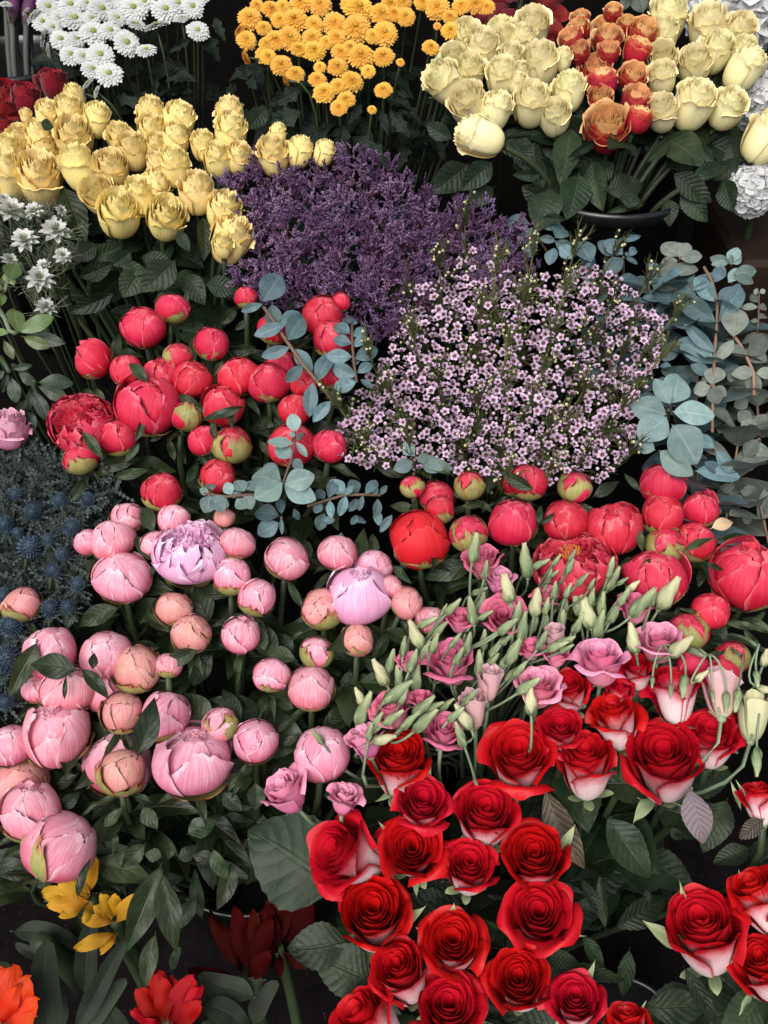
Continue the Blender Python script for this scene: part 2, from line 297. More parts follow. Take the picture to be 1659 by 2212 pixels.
# ------------------------------------------------------------------ flower shapes (all unit-sized; axis +Z)
def shell(mb, V, nu, nv, UV, th, m_in, m_out):
    G = V.reshape(nv, nu, 3); du = np.gradient(G, axis=1); dv = np.gradient(G, axis=0)
    n = np.cross(du, dv); n /= (np.linalg.norm(n, axis=2)[...,None]+1e-9)
    u, v = uvgrid(nu, nv); fade = np.clip((1-np.abs(u))*7.1, 0, 1)*np.clip((1-v)*12.1, 0, 1)
    mb.add(G-n*th*fade[...,None], [f[::-1] for f in gf(nu,nv)], UV, m_in); mb.add(G+n*th*fade[...,None], gf(nu,nv), UV, m_out)
def rose_head(seed, mats, n=24, H=.8, r0=.03, r1=.42, pw=.85, flare=.3, droop=.1, roll=.05, point=.10, ruff=.012, rag=.0, wid=(1.6,1.0), dome=.06, nu=15, nv=13, base=.08, belly=1.0, openat=.72, cut=.15, peel=0, showback=4, funnel=0.):
    """overlapping petals on a spiral: a tight swirl whose rims roll outwards, and an outer whorl that opens"""
    rs = np.random.RandomState(seed); mb = MB(); u, v = uvgrid(nu, nv); UV = np.stack((u*.5+.5, v), -1)
    for i in range(n):
        t = i/(n-1); th = i*2.39996 + rs.uniform(-.2,.2); Rr = r0+(r1-r0)*t**pw
        W = (wid[0]+(wid[1]-wid[0])*min(1, t*1.3))*rs.uniform(.9,1.1); o = max(0, (t-openat)/(1-openat))
        fl = flare*(.12*t+.88*o**1.2)*rs.uniform(.6,1.3); zt = H*(1-dome*(1-t)**1.5 - droop*(.5*t*t+o**2)*rs.uniform(.7,1.25)+rs.uniform(-.018,.018))
        q = v*(1-cut*np.abs(u)**3.5*(.4+.6*t)) + v**3*point*o*np.exp(-((u-rs.uniform(-.15,.15))/.30)**2)
        if rag: q = q + v**4*rag*(np.sin(u*rs.uniform(9,14)+rs.uniform(0,6))+.7*np.sin(u*rs.uniform(19,26)+rs.uniform(0,6)))
        q = np.clip(q, 0, 1.18)
        if funnel:
            p0=(base*.5,0); p1=(base+Rr*.80,.0); p2=(Rr*(.90+.16*o),(.62+.16*o)*H); p3=(Rr*(1.0+flare*o**1.1*rs.uniform(.7,1.25))+funnel, zt)
        else:
            p0=(base*.5,0); p1=(base+Rr*.98*belly,.0); p2=(Rr*(1.03+.05*o)*belly,.60*H); p3=(Rr*(.97+fl), zt)
        b0,b1,b2,b3 = (1-q)**3, 3*(1-q)**2*q, 3*(1-q)*q*q, q**3
        r = b0*p0[0]+b1*p1[0]+b2*p2[0]+b3*p3[0]; z = b0*p0[1]+b1*p1[1]+b2*p2[1]+b3*p3[1]
        l0 = .70 if funnel else .82; s = np.clip((v-l0)/(1-l0), 0, 1)**1.6*(.55+.45*np.abs(u)**1.5 if not funnel else (1-.75*o)+(.3+.9*o)*np.abs(u)**1.6); ro = roll*(.45+.55*t+.5*o)*rs.uniform(.6,1.3)
        r = r+ro*s; z = z-ro*s*(.25+.9*o)
        ph = rs.uniform(0, 6, 4); r = r+ruff*v**3*(np.sin(u*4+ph[0])+.5*np.sin(u*9+ph[2]))*(.35+t); z = z+ruff*v**3*(np.sin(u*5.5+ph[1])+.4*np.sin(u*12+ph[3]))
        r = r*(1+.085*u*(1-.3*t)) + rs.uniform(-.008,.008)
        a = th+u*W; V = np.stack((r*np.cos(a), r*np.sin(a), z), -1)
        shell(mb, V, nu, nv, UV, .008, 0, len(mats)-1 if i >= n-showback else 1)
    return mb.mesh('rose_bloom', mats)
def petal_on_globe(mb, th, W, l0, l1, R, lift=0.0, rs=None, nu=13, nv=13, mi=0, sz=.92, jag=.02, v0=0., tuck=.55, edge=.007):
    u, v = uvgrid(nu, nv); ph = rs.uniform(0, 6, 4)
    lam = R_(l0)+(R_(l1)-R_(l0))*(v*(1-.10*np.abs(u)**3+jag*np.sin(u*6+ph[0])*v**3+jag*.7*np.sin(u*13+ph[2])*v**4))
    w = W*np.where(v < tuck, .30+.70*np.sin(np.clip(v/tuck,0,1)*math.pi/2), np.sqrt(np.clip(1-((v-tuck)/(1.0-tuck)*.93)**2.2, .02, 1)))
    al = R_(1)*w*u
    m = np.stack((np.cos(lam)*math.cos(th), np.cos(lam)*math.sin(th), np.sin(lam)), -1); e = np.array((-math.sin(th), math.cos(th), 0))
    d = m*np.cos(al)[...,None] + e*np.sin(al)[...,None]
    rim = np.maximum(np.abs(u)**6, v**8)
    rr = R*(1 + edge*rim + .012*np.sin(u*3+v*4+ph[1]) + lift*v**2.2 + .05*u*.25)
    V = d*rr[...,None]; V[...,2] *= sz
    mb.add(V, gf(nu,nv), np.stack((u*.5+.5, v0+(1-v0)*v), -1), mi)
def peony(seed, mat, kind='bud'):
    rs = np.random.RandomState(seed); mb = MB(); th0 = rs.uniform(0, 6)
    if kind == 'open':
        sphere(mb, (0,0,-.06), .36, 14, 9, 0, .9, .2, .5)
        for i in range(64):                                   # ruffled heart
            t = i/63; th = i*2.39996; rr = .03+.30*t**.7; nu,nv = 7,7; u,v = uvgrid(nu,nv); h = .24*(1-.25*t)*rs.uniform(.8,1.15); ph = rs.uniform(0,6,4)
            x = rr*(.9+.35*v*t)+.022*np.sin(u*5+ph[0])*v+.012*np.sin(u*11+ph[1])*v**2; a = th+u*rs.uniform(.45,.75)*(.5+.12/rr*.4); z = .06+h*v*(1-.2*u**2)+.02*np.sin(u*7+ph[2])*v**2
            mb.add(np.stack((x*np.cos(a), x*np.sin(a), z),-1), gf(nu,nv), np.stack((u*.5+.5, .5+.5*v),-1))
        for k in range(7): petal_on_globe(mb, th0+k*2.4, rs.uniform(50,62), -88, rs.uniform(40,58), .42+.010*k, rs.uniform(.02,.1), rs, sz=.84, jag=.05)
        for k in range(6): petal_on_globe(mb, th0+k*1.05+.5, rs.uniform(40,54), -88, rs.uniform(15,32), .475, rs.uniform(.06,.18), rs, sz=.84, jag=.06)
    else:
        sphere(mb, (0,0,0), .452, 18, 11, 0, .92, .2, .8); n = 9
        for k in range(n):
            top = rs.uniform(84,106) if k < 4 else rs.uniform(30,80)
            lift = 0.0 if kind != 'loose' or k < n-3 else rs.uniform(.06,.2)
            petal_on_globe(mb, th0+k*2.39996+rs.uniform(-.3,.3), rs.uniform(50,74), -88, top, .462+.0052*k, lift+(rs.uniform(.0,.03) if k > 4 else 0), rs, jag=.022)
        if kind == 'loose':
            for i in range(12):
                th = i*2.39996; rr=.02+.09*(i/11); nu,nv=6,6; u,v=uvgrid(nu,nv); ph=rs.uniform(0,6); x=rr*(1+.4*v)+.015*np.sin(u*5+ph)*v; a=th+u*.9; z=.3+.17*v
                mb.add(np.stack((x*np.cos(a),x*np.sin(a),z),-1), gf(nu,nv), np.stack((u*.5+.5,.5+.5*v),-1))
        if kind == 'tulip':
            petal_on_globe(mb, th0+1, 46, -80, 62, .475, .38, rs, jag=.05); petal_on_globe(mb, th0+4, 42, -80, 55, .475, .3, rs, jag=.05)
    for V in mb.v:                                            # no two heads are quite round
        V[:,0] *= 1+.10*math.sin(seed)+.06*V[:,2]*math.cos(seed*3); V += .018*np.sin(V[:,[1,2,0]]*7+seed)
    return mb.mesh('peony_bloom', mat)
def peony_sepal(seed, top, wid):
    rs = np.random.RandomState(seed); mb = MB(); petal_on_globe(mb, 0, wid, -89, top, .515, rs.uniform(-.01,.05), rs, 11, 11, jag=.07, edge=.02); return mb.mesh('peony_sepal', M['sepal'])
def ray_petal(mb, a, r0, r1, z0, z1, w, cup=.0, notch=.0, nu=3, nv=4, mi=0, curl=0.):
    u, v = uvgrid(nu, nv); r = r0+(r1-r0)*v*(1-.10*u**2); z = z0+(z1-z0)*v + cup*u**2*w - curl*v**3
    y = u*w*(.55+.75*np.sin(np.clip(v*1.05,0,1)*math.pi*.72)); y = np.where(v>.98, y*.6, y)
    x = r*math.cos(a)-y*math.sin(a); yy = r*math.sin(a)+y*math.cos(a)
    mb.add(np.stack((x,yy,z),-1), gf(nu,nv), np.stack((u*.5+.5, v),-1), mi)
def mum(seed, kind):
    rs = np.random.RandomState(seed); mb = MB(); ce = MB()
    if kind == 'white':
        rings = [(20,.10,.50,.02,.0,.058),(20,.09,.46,.05,.07,.055),(18,.08,.38,.07,.12,.05),(16,.07,.28,.08,.15,.042)]
        mats = M['white'], M['white_c']; rc = .085
    else:
        rings = [(24,.12,.50,.0,-.06,.052),(24,.12,.48,.04,.03,.05),(24,.11,.44,.07,.10,.048),(22,.10,.38,.09,.16,.045),(20,.08,.31,.11,.20,.04),(18,.07,.24,.12,.225,.034),(14,.05,.17,.13,.235,.028)]
        mats = M['gold'], M['gold_c']; rc = .07
    for k,(n,r0,r1,z0,z1,wd) in enumerate(rings):
        for i in range(n):
            a = (i+.5*(k%2)+rs.uniform(-.2,.2))*2*math.pi/n; ray_petal(mb, a, r0, r1*rs.uniform(.9,1.06), z0, z1+rs.uniform(-.02,.02), wd*1.15, .35, curl=.03)
    for i in range(60):
        a = i*2.39996; r = rc*math.sqrt(i/60); z = (.13 if kind=='white' else .20)+.03*(1-(r/rc)**2); sphere(ce, (r*math.cos(a), r*math.sin(a), z), .018, 5, 4)
    sphere(ce, (0,0,.06), rc, 8, 6)
    return mb.mesh('mum_rays', mats[0]), ce.mesh('mum_eye', mats[1])
def leaf_mesh(seed, mat, wr=.5, serr=0.0, fold=.18, bend=.2, tip=1.6, wave=.02, nu=9, nv=19, lobes=0, belly=.42, petiole=.06):
    rs = np.random.RandomState(seed); u, v = uvgrid(nu, nv); b = belly
    prof = np.where(v < b, np.sin(np.clip(v/b,0,1)*math.pi/2)**.9, np.cos(np.clip((v-b)/(1-b),0,1)*math.pi/2)**(tip*.55))
    w = wr*.5*prof
    if serr: w = w*(1+serr*(2*np.mod(v*nv*.5,1)-1))
    if lobes: w = w*(1-.45*np.abs(np.sin(v*math.pi*lobes))**.7*(np.abs(u)>.3)*np.sin(v*math.pi)**.3)
    x = u*w; y = petiole+v*(1-petiole); ph = rs.uniform(0,6,3)
    z = fold*np.abs(x) - bend*v**2 + wave*np.sin(v*7+ph[0])*u + wave*.6*np.sin(v*13+ph[1])*np.abs(u) + bend*.35*v
    x = x+.05*np.sin(v*2.5+ph[2])*v
    mb = MB(); mb.add(np.stack((x,y,z),-1), gf(nu,nv), np.stack((u*.5+.5, v),-1)); tube(mb, [(0,0,0),(0,petiole*.6,0),(0,petiole*1.3,0.002)], .012, .009, 5)
    return mb.mesh('leaf', mat)
def lisi_bud(seed, mat):
    rs = np.random.RandomState(seed); mb = MB(); ns, nr = 15, 16; th = np.linspace(0, 2*math.pi, ns); v = np.linspace(0,1,nr); t, vv = np.meshgrid(th, v)
    pr = np.where(vv<.33, .15*np.sin(np.clip(vv/.33,0,1)*math.pi/2)**.6, .042+.108*np.cos(np.clip((vv-.33)/.67,0,1)*math.pi/2)**1.15)
    r = pr*(1+.13*np.sin(3*(t+vv*3.4)))*(1+.06*rs.uniform(-1,1)); cx = .05*vv**2*rs.uniform(-1,1)
    r = r+np.where(vv>.95, .016*np.sin(5*t), 0)
    mb.add(np.stack((r*np.cos(t)+cx, r*np.sin(t), vv*(1+.02*np.sin(4*t)*(vv>.9))),-1), gf(ns,nr), np.stack((t/(2*math.pi), vv),-1)); return mb.mesh('lisianthus_bud', mat)
def lisi_calyx(seed, ln=.5):
    rs = np.random.RandomState(seed); mb = MB()
    sphere(mb, (0,0,0), .055, 8, 6, 0, .8)
    for k in range(5):
        a = k*1.2566; u, v = uvgrid(3,7); w = .055*np.sin(np.clip(v*1.0+.15,0,1)*math.pi)**.8+.004
        r = .165*np.sin(np.clip(v*ln/.33,0,1)*math.pi/2)**.6*(1-.45*np.clip((v*ln-.33)/.67,0,1)); z = v*ln*rs.uniform(.85,1.15)-.01
        x = r*math.cos(a)-u*w*math.sin(a); y = r*math.sin(a)+u*w*math.cos(a); mb.add(np.stack((x,y,z),-1), gf(3,7), np.stack((u*.5+.5,v),-1))
    return mb.mesh('calyx', M['lbud'])
def wax_blossom(seed):
    rs = np.random.RandomState(seed); mb = MB(); ce = MB()
    for k in range(5):
        a = k*1.2566+rs.uniform(-.12,.12); nu,nv = 5,5; u, v = uvgrid(nu,nv); w = .205*np.sin(np.clip(v*.8+.2,0,1)*math.pi*.92)**.5*rs.uniform(.9,1.08)
        r = .15+.35*v*(1-.16*u**2); z = .12*v+.10*np.abs(u)**2*v-.05*v**2+rs.uniform(-.03,.05)*v; y = u*w
        mb.add(np.stack((r*math.cos(a)-y*math.sin(a), r*math.sin(a)+y*math.cos(a), z),-1), gf(nu,nv), np.stack((u*.5+.5,v),-1))
    nu, nv = 11, 5; t, v = np.meshgrid(np.linspace(0,2*math.pi,nu), np.linspace(0,1,nv)); r = .02+.145*np.sin(v*math.pi*.55); z = -.04+.11*v**2
    ce.add(np.stack((r*np.cos(t), r*np.sin(t), z),-1), gf(nu,nv), np.stack((t/6.283, v),-1)); tube(ce, [(0,0,-.05),(0,0,.06)], .02, .015, 5)
    cu = MB(); tube(cu, [(0,0,-.26),(0,0,-.1),(0,0,0)], .06, .17, 7); cu.m = cu.m
    for m_, k in ((ce,1),): mb.add(np.concatenate(m_.v), m_.f, np.concatenate(m_.uv), 1)
    mb.add(np.concatenate(cu.v), cu.f, np.concatenate(cu.uv), 2)
    return mb.mesh('waxflower_blossom', [M['wax'], M['wax_c'], M['needle']])
def hydrangea_head(seed):
    rs = np.random.RandomState(seed); mb = MB()
    for i in range(64):
        zc = 1-1.55*(i+.5)/64; a = i*2.39996; rr = math.sqrt(max(0,1-zc*zc)); d = np.array((rr*math.cos(a), rr*math.sin(a), zc)); q = Vector(d).to_track_quat('Z','Y').to_matrix(); Q = np.array(q); sp = rs.uniform(0,6)
        for k in range(4):
            b = sp+k*math.pi/2+rs.uniform(-.2,.2); nu,nv=4,4; u,v=uvgrid(nu,nv); w=.115*np.sin(np.clip(v*.85+.12,0,1)*math.pi)**.6; r=.185*v; y=u*w*1.05; z=.02*v+.03*u**2+rs.uniform(-.02,.03)*v
            L = np.stack((r*math.cos(b)-y*math.sin(b), r*math.sin(b)+y*math.cos(b), z),-1); V = L@Q.T + d*(.42+rs.uniform(-.03,.03)); mb.add(V, gf(nu,nv), np.stack((u*.5+.5,v),-1))
    return mb.mesh('hydrangea_florets', M['hyd'])
def nigella_head(seed):
    rs = np.random.RandomState(seed); mb = MB(); br = MB()
    for ring in range(3):
        n = 8
        for i in range(n):
            a = (i+.5*ring+rs.uniform(-.2,.2))*2*math.pi/n; nu,nv=5,6; u,v=uvgrid(nu,nv); w=.10*np.sin(np.clip(v*.9+.08,0,1)*math.pi)**.8+.004; r=.05+(.42-.08*ring)*v; z=.02+.05*ring+(.05+.09*ring)*v-.12*v**3*rs.uniform(0,1)+.03*np.abs(u); y=u*w
            mb.add(np.stack((r*math.cos(a)-y*math.sin(a), r*math.sin(a)+y*math.cos(a), z),-1), gf(nu,nv), np.stack((u*.5+.5,v),-1))
    for i in range(26): a=rs.uniform(0,6.28); tube(mb, [(0,0,.05),(.06*math.cos(a),.06*math.sin(a),.2),(.13*math.cos(a),.13*math.sin(a),.27)], .008,.006,4,1)
    sphere(mb, (0,0,.12), .05, 7, 6, 1, 1.6)
    for i in range(34):
        a=rs.uniform(0,6.28); p=np.array((0,0,-.02)); d=np.array((math.cos(a),math.sin(a),rs.uniform(-.4,.6))); pts=[p]
        for s in range(4): p=p+d*.15; d=d+rs.normal(0,.25,3)*.5+np.array((0,0,.12)); pts.append(p)
        tube(br, pts, .007,.003,4)
        for k in (2,3):
            e=rs.normal(0,1,3); e/=np.linalg.norm(e); tube(br,[pts[k],pts[k]+(e+d)*.07,pts[k]+(e+d)*.13],.005,.002,4)
    return mb.mesh('nigella_petals', [M['nig'], M['wisp']]), br.mesh('nigella_bracts', M['wisp'])
def spiky_leaf(mb, base, d, nrm, L, W, rs, mi=0):
    d=d/np.linalg.norm(d); s=np.cross(d,nrm); s/=np.linalg.norm(s)+1e-9; n=np.cross(s,d); k=5; pts=[base+d*L*i/k - n*L*.15*(i/k)**2 for i in range(k+1)]
    for i in range(k):
        w=W*(1-i/k)*.5; V=[pts[i]-s*w*.35, pts[i]+s*w*.35, pts[i+1]+s*w*.22, pts[i+1]-s*w*.22]; mb.add(V,[(0,1,2,3)],[(.2,i/k),(.8,i/k),(.8,(i+1)/k),(.2,(i+1)/k)],mi)
        for sg in (-1,1):
            b=pts[i]+s*sg*w*.25; tp=pts[i]+s*sg*(w+L*.07)+d*L*.13+n*rs.uniform(-.02,.06)*L; mb.add([b,pts[i+1]+s*sg*w*.2,tp],[(0,1,2)],[(.5,.3),(.5,.5),(.9,.6)],mi)
    mb.add([pts[-1]-s*W*.03,pts[-1]+s*W*.03,pts[-1]+d*L*.12],[(0,1,2)],None,mi)
def eryngium_head(seed):
    rs=np.random.RandomState(seed); mb=MB(); sphere(mb,(0,0,.28),.22,10,8,0,1.25,0,.3)
    for i in range(110):
        zc=1-1.8*(i+.5)/110; a=i*2.39996; r=math.sqrt(max(0,1-zc*zc)); d=np.array((r*math.cos(a),r*math.sin(a),zc*1.25)); c=d*.21+np.array((0,0,.28)); e=d/np.linalg.norm(d); s=np.cross(e,(.3,.5,.8)); s/=np.linalg.norm(s); t=np.cross(e,s)
        mb.add([c+s*.025,c-s*.012+t*.022,c-s*.012-t*.022,c+e*.095],[(0,1,3),(1,2,3),(2,0,3)],[(0,.2),(0,.2),(0,.2),(0,1)])
    br=MB()
    for i in range(10):
        a=i*.628+rs.uniform(-.2,.2); d=np.array((math.cos(a),math.sin(a),rs.uniform(.1,.6))); spiky_leaf(br,np.array((0,0,.02)),d,np.array((0,0,1.)),rs.uniform(.55,.8),.12,rs)
    return mb.mesh('sea_holly_cone',M['ery'],False), br.mesh('sea_holly_bracts',M['ery_leaf'],False)
# ------------------------------------------------------------------ the bunches: sheet, x, y, width, lean, facing [, kind] ; label
CREAM = '''2 1160 490 230 140 30;2 1330 190 170 80 35;2 1240 340 170 110 40;2 1345 400 180 95 35;2 1420 270 200 80 25;2 1540 190 180 95 30;2 1545 440 190 85 20
2 1325 600 220 100 35;2 1515 665 185 80 15;2 1610 330 130 95 30;2 1640 500 110 95 25;3 20 210 130 100 30;3 190 135 210 85 30;3 130 230 170 95 25;3 235 360 220 85 25
3 190 600 215 95 38;3 335 690 185 95 32;3 425 540 190 85 25;3 120 430 120 95 30;3 60 330 150 95 30;3 385 350 110 80 20
3 1040 90 230 90 20;3 1000 185 190 95 25;3 1290 130 230 90 30;3 1350 290 200 80 30;3 1500 160 180 75 30;3 1510 290 150 70 30;3 1520 410 210 60 15;3 1000 340 195 95 45;3 1000 450 170 95 30
3 995 660 190 88 32;3 1210 360 200 80 35;3 1215 610 240 72 28;3 1425 640 200 65 32'''
YELLOW = '''1 460 590 120 90 20;1 430 670 160 85 25;1 605 720 160 80 15;1 290 690 130 95 25;1 455 810 220 92 32;1 160 710 70 90 20;1 115 830 130 100 35;1 235 820 150 80 25
1 50 910 160 95 35;1 270 960 200 80 25;1 235 1050 270 100 38;1 25 1060 250 80 25;1 485 1020 215 100 18;1 940 690 170 90 15;1 945 780 165 92 28;1 1110 740 180 85 15;1 1095 840 160 88 22
1 970 870 120 92 40;1 1262 880 140 85 30;1 1430 700 160 90 15;1 1435 800 190 88 22;1 1350 960 165 85 30;1 1490 950 150 75 30;1 740 830 150 105 35;1 820 900 180 90 32;1 690 1010 190 95 40;1 1080 1000 185 88 30
1 970 1000 110 85 20;1 590 1180 200 115 40;1 740 1270 245 95 40;1 860 1190 180 88 32;1 970 1140 170 75 25;1 1040 1310 230 82 45;1 1225 1160 200 85 28;1 1400 1270 190 75 30;1 1450 1440 235 70 25;1 1385 1500 120 95 35
2 115 930 190 90 25;2 290 930 140 80 15;2 150 820 90 85 10;2 440 940 120 75 10'''
FLAME = '''3 695 65 115 88 30;3 490 110 120 100 30;3 475 170 140 105 35;3 430 230 150 110 35;3 640 165 150 95 35;3 665 230 190 88 30;3 480 305 145 95 40;3 780 140 120 85 35;3 890 190 200 70 35
3 845 310 170 70 5;3 670 310 145 88 40;3 590 420 200 95 45;3 825 460 180 75 40;3 620 590 160 85 55;3 850 600 180 70 35;3 625 510 190 90 10;3 850 740 170 75 0;3 660 760 290 92 48'''
DARKRED = '''1 40 580 200 80 35;1 160 600 190 75 20;1 330 510 180 85 15;1 30 690 200 90 20;1 40 780 170 80 35'''
CORAL_L = '''4 890 460 260 100 35 bud;large coral peony bud at the top left of its bunch
4 1075 340 200 80 15 half;coral peony bud with greenish torn sepal, topmost on the left
4 585 660 240 140 5 tulip;coral peony tipped over sideways at the far left with a flared petal
4 1105 640 180 100 30 green;yellow-green peony bud with a red tip in the middle of the coral ones
4 1315 560 210 80 20 half;coral peony bud in a green cup, right of the yellow-green bud
4 790 725 200 95 30 bud;coral peony behind the pointed dark leaf at the left
4 1000 750 210 90 40 loose;coral peony half hidden behind the large round one
4 1195 780 240 80 40 bud;round coral peony bud below the yellow-green bud
4 500 1060 400 120 50 open;fully opened ruffled coral peony at the left edge of its bunch
4 920 950 390 85 30 loose;largest round coral peony in the left bunch
4 735 1140 220 80 35 half;small coral bud between the ruffled bloom and the green bud
4 505 1270 220 130 20 green;green peony bud with brown specks under the ruffled coral bloom
4 1160 1010 190 70 5 green;shaded peony bud tucked right of the largest coral bloom
4 1265 1160 190 110 20 bud;coral peony behind the green and coral bud
4 1440 1190 235 80 35 green;half green half coral bud with a folded petal
4 1355 1385 220 80 35 half;small coral bud just above the grey-green eucalyptus tip
4 1005 1480 235 100 35 half;coral bud with a pale green sepal above the pale pink peonies
4 1385 950 260 90 20 loose;coral peony under an arching dark leaf
4 1480 760 250 100 30 bud;coral peony leaning on the big smooth one from the left
5 90 800 250 90 30 bud;big smooth coral peony at the centre of the left bunch
5 165 690 190 70 25 loose;coral peony under the long eucalyptus stem
5 430 385 245 80 30 bud;bright coral peony at the top right of the left bunch
5 540 300 120 70 20 half;small pale coral bud peeping out beside the purple statice
5 490 530 240 95 40 half;coral peony behind the eucalyptus sprig at the upper right
5 120 470 190 80 20 half;coral bud with brown base crossed by the long eucalyptus stem
5 310 800 180 95 25 bud;coral peony in the shade right of the big smooth one
5 250 970 190 90 25 bud;coral bud between the big smooth bloom and a eucalyptus tip
5 500 760 170 85 25 bud;deep coral bud behind the grey eucalyptus leaves
5 235 1190 280 90 40 bud;coral peony seen behind the upright eucalyptus tip
5 470 1195 215 85 25 half;coral bud with a large green sepal beside the waxflower
4 1530 270 140 85 20 half;small coral bud beside the pale eucalyptus leaf at the top'''
CORAL_R = '''5 985 1450 150 95 25 green;narrow green peony bud at the left of the right-hand coral bunch
5 1135 1510 220 80 35 half;coral bud in green sepals below the two eucalyptus leaves
5 1340 1440 175 80 30 green;round green peony bud just under the waxflowers
5 1620 1420 180 90 20 bud;coral peony partly under a leaf at the foot of the waxflowers
6 170 1420 230 90 20 bud;coral bud behind the dark pointed leaf near the waxflowers
6 455 1450 205 75 35 green;green bud with a scorched brown top among coral peonies
9 70 90 300 85 35 bud;smooth coral peony second in the long coral row
9 400 80 270 95 40 bud;coral peony with a sepal and pale streaks beside the open one
9 700 130 340 92 42 loose;large coral peony starting to open at the top
9 1005 40 260 90 30 bud;coral peony standing in front of another under the eucalyptus
6 1010 1430 270 88 20 bud;tall coral peony just below the big eucalyptus rosette
9 1240 15 220 70 20 tulip;coral peony with flared petals beside the tan leaf
9 1020 230 230 95 35 green;green and coral bud between two smooth coral peonies
9 1205 210 240 85 30 half;coral bud crossed by a narrow dark leaf
9 440 370 470 95 45 open;wide open coral peony with a ruffled heart and golden stamens
9 960 440 380 80 35 tulip;coral peony with red flared petals behind the green lisianthus buds
9 1530 430 450 85 35 loose;biggest coral peony at the right edge of the photo
9 1300 640 230 60 25 half;coral bud leaning right below the biggest coral peony
9 1160 770 250 95 25 green;mostly green peony bud with a red split
9 1440 930 210 70 30 green;greenish peony bud among narrow curling leaves at the right
9 1185 970 190 85 20 bud;coral peony half hidden by white-green lisianthus buds
9 1370 1040 230 90 20 bud;red-coral peony behind the drooping pink bud
8 1030 195 350 95 25 scarlet;scarlet-red peony globe at the left end of the coral row
8 1335 160 235 100 30 green;green peony bud with red top right of the scarlet globe
8 1160 10 170 80 20 half;small coral-brown bud just above the scarlet globe'''
PINK = '''7 790 60 200 95 25 half;pink peony bud at the top left below the coral bud
7 1080 70 190 85 25 bud;pink peony behind the open lilac bloom
7 550 215 170 120 15 bud;deep pink bud peeping from behind at the upper left
7 700 200 270 95 20 bud;pink peony bud above the very pale round one
7 760 430 340 100 40 bud;very pale round pink peony at the upper left
7 1185 280 430 85 50 openl;fully open lilac-pink peony with a white ruffled heart
7 965 230 180 110 10 bud;pink petals at the left side of the open lilac peony
7 1475 220 210 80 25 bud;small pink peony right of the open lilac one
7 1440 420 225 85 25 bud;pink peony below right of the open lilac one
7 1600 555 230 75 30 bud;rosy round pink bud in the middle of the bunch
7 1080 625 215 90 25 worn;small weathered bud with a green base above a brown one
7 1190 780 240 95 40 worn;speckled brown-pink bud at the middle left
7 1500 790 235 80 35 loose;magenta-pink bud with a dark red sepal
7 135 600 230 110 15 worn;lone withered brown-pink bud at the far left over the sea holly
7 310 905 320 95 30 bud;pale pink peony behind the big dark leaf at the left
7 660 920 310 92 35 bud;pale pink peony behind a small pointed leaf
7 850 1000 280 75 30 worn;pink peony with brownish right cheek and a lifted petal
7 235 1130 190 100 25 bud;pink bud under the broad dark leaf at the left
7 420 1130 320 95 30 bud;broad pale pink peony in front of the leaf at the left
7 640 1120 310 85 30 bud;pale pink peony crossed by a long dark leaf
7 350 1400 390 105 40 loose;half-open pink peony with a hollow pale heart
7 760 1270 250 95 45 worn;greenish-brown peony bud with two tan patches
7 1030 1290 300 80 25 half;tall pink peony with fine red streaks
7 1370 1350 215 80 25 green;pink bud wrapped in green below the dark leaves
7 1590 1450 260 88 40 bud;smooth pink peony right of the wide one
7 1210 1570 460 92 48 loose;widest pink peony with a small torn opening on top
7 740 1580 400 100 25 bud;pink peony hidden behind a speckled bud
7 760 1640 290 95 35 worn;speckled pink-brown bud in front of a larger pink peony
7 70 1480 260 100 30 bud;pink peony cut by the left edge of the photo
7 1050 980 160 90 15 bud;magenta scrap of a peony behind the lifted-petal bloom
7 1395 60 130 90 20 worn;brown withered bud under the round eucalyptus leaves
8 205 315 270 88 35 bud;glossy pale pink bud at the centre below the eucalyptus
8 520 280 225 92 25 bud;pink bud standing above the lilac-pink globe
8 740 370 235 70 30 half;small pink bud with pale green stripes
8 650 540 400 80 35 lilac;large lilac-pink globe with purple loose petals
8 430 625 250 95 35 worn;greenish pink bud in front of the lilac-pink globe
8 850 490 150 85 15 bud;pink bud between the lilac-pink globe and the withered one
8 950 590 200 60 30 worn;withered pale bud in dark sepals right of the lilac-pink globe
8 640 820 205 85 25 worn;red-brown bud in the dark gap at the centre
8 390 900 195 70 35 green;olive green bud with a pink eye-like tip
8 110 1040 215 85 40 half;round pink bud with green cup left of the smooth pink one
8 355 1120 275 92 40 half;smooth rosy pink bud in a dark gap
8 1100 700 190 85 20 bud;pink peony behind the pale twisted lisianthus bud
8 420 1530 330 90 35 bud;pink peony behind a small bent lisianthus bud
10 120 150 330 95 30 worn;faded pink peony behind another at the left edge
10 190 335 345 95 40 loose;pink peony with a brown-stained base at the left edge
10 370 550 430 60 30 halfside;large pink peony tipped over, lowest in its bunch'''
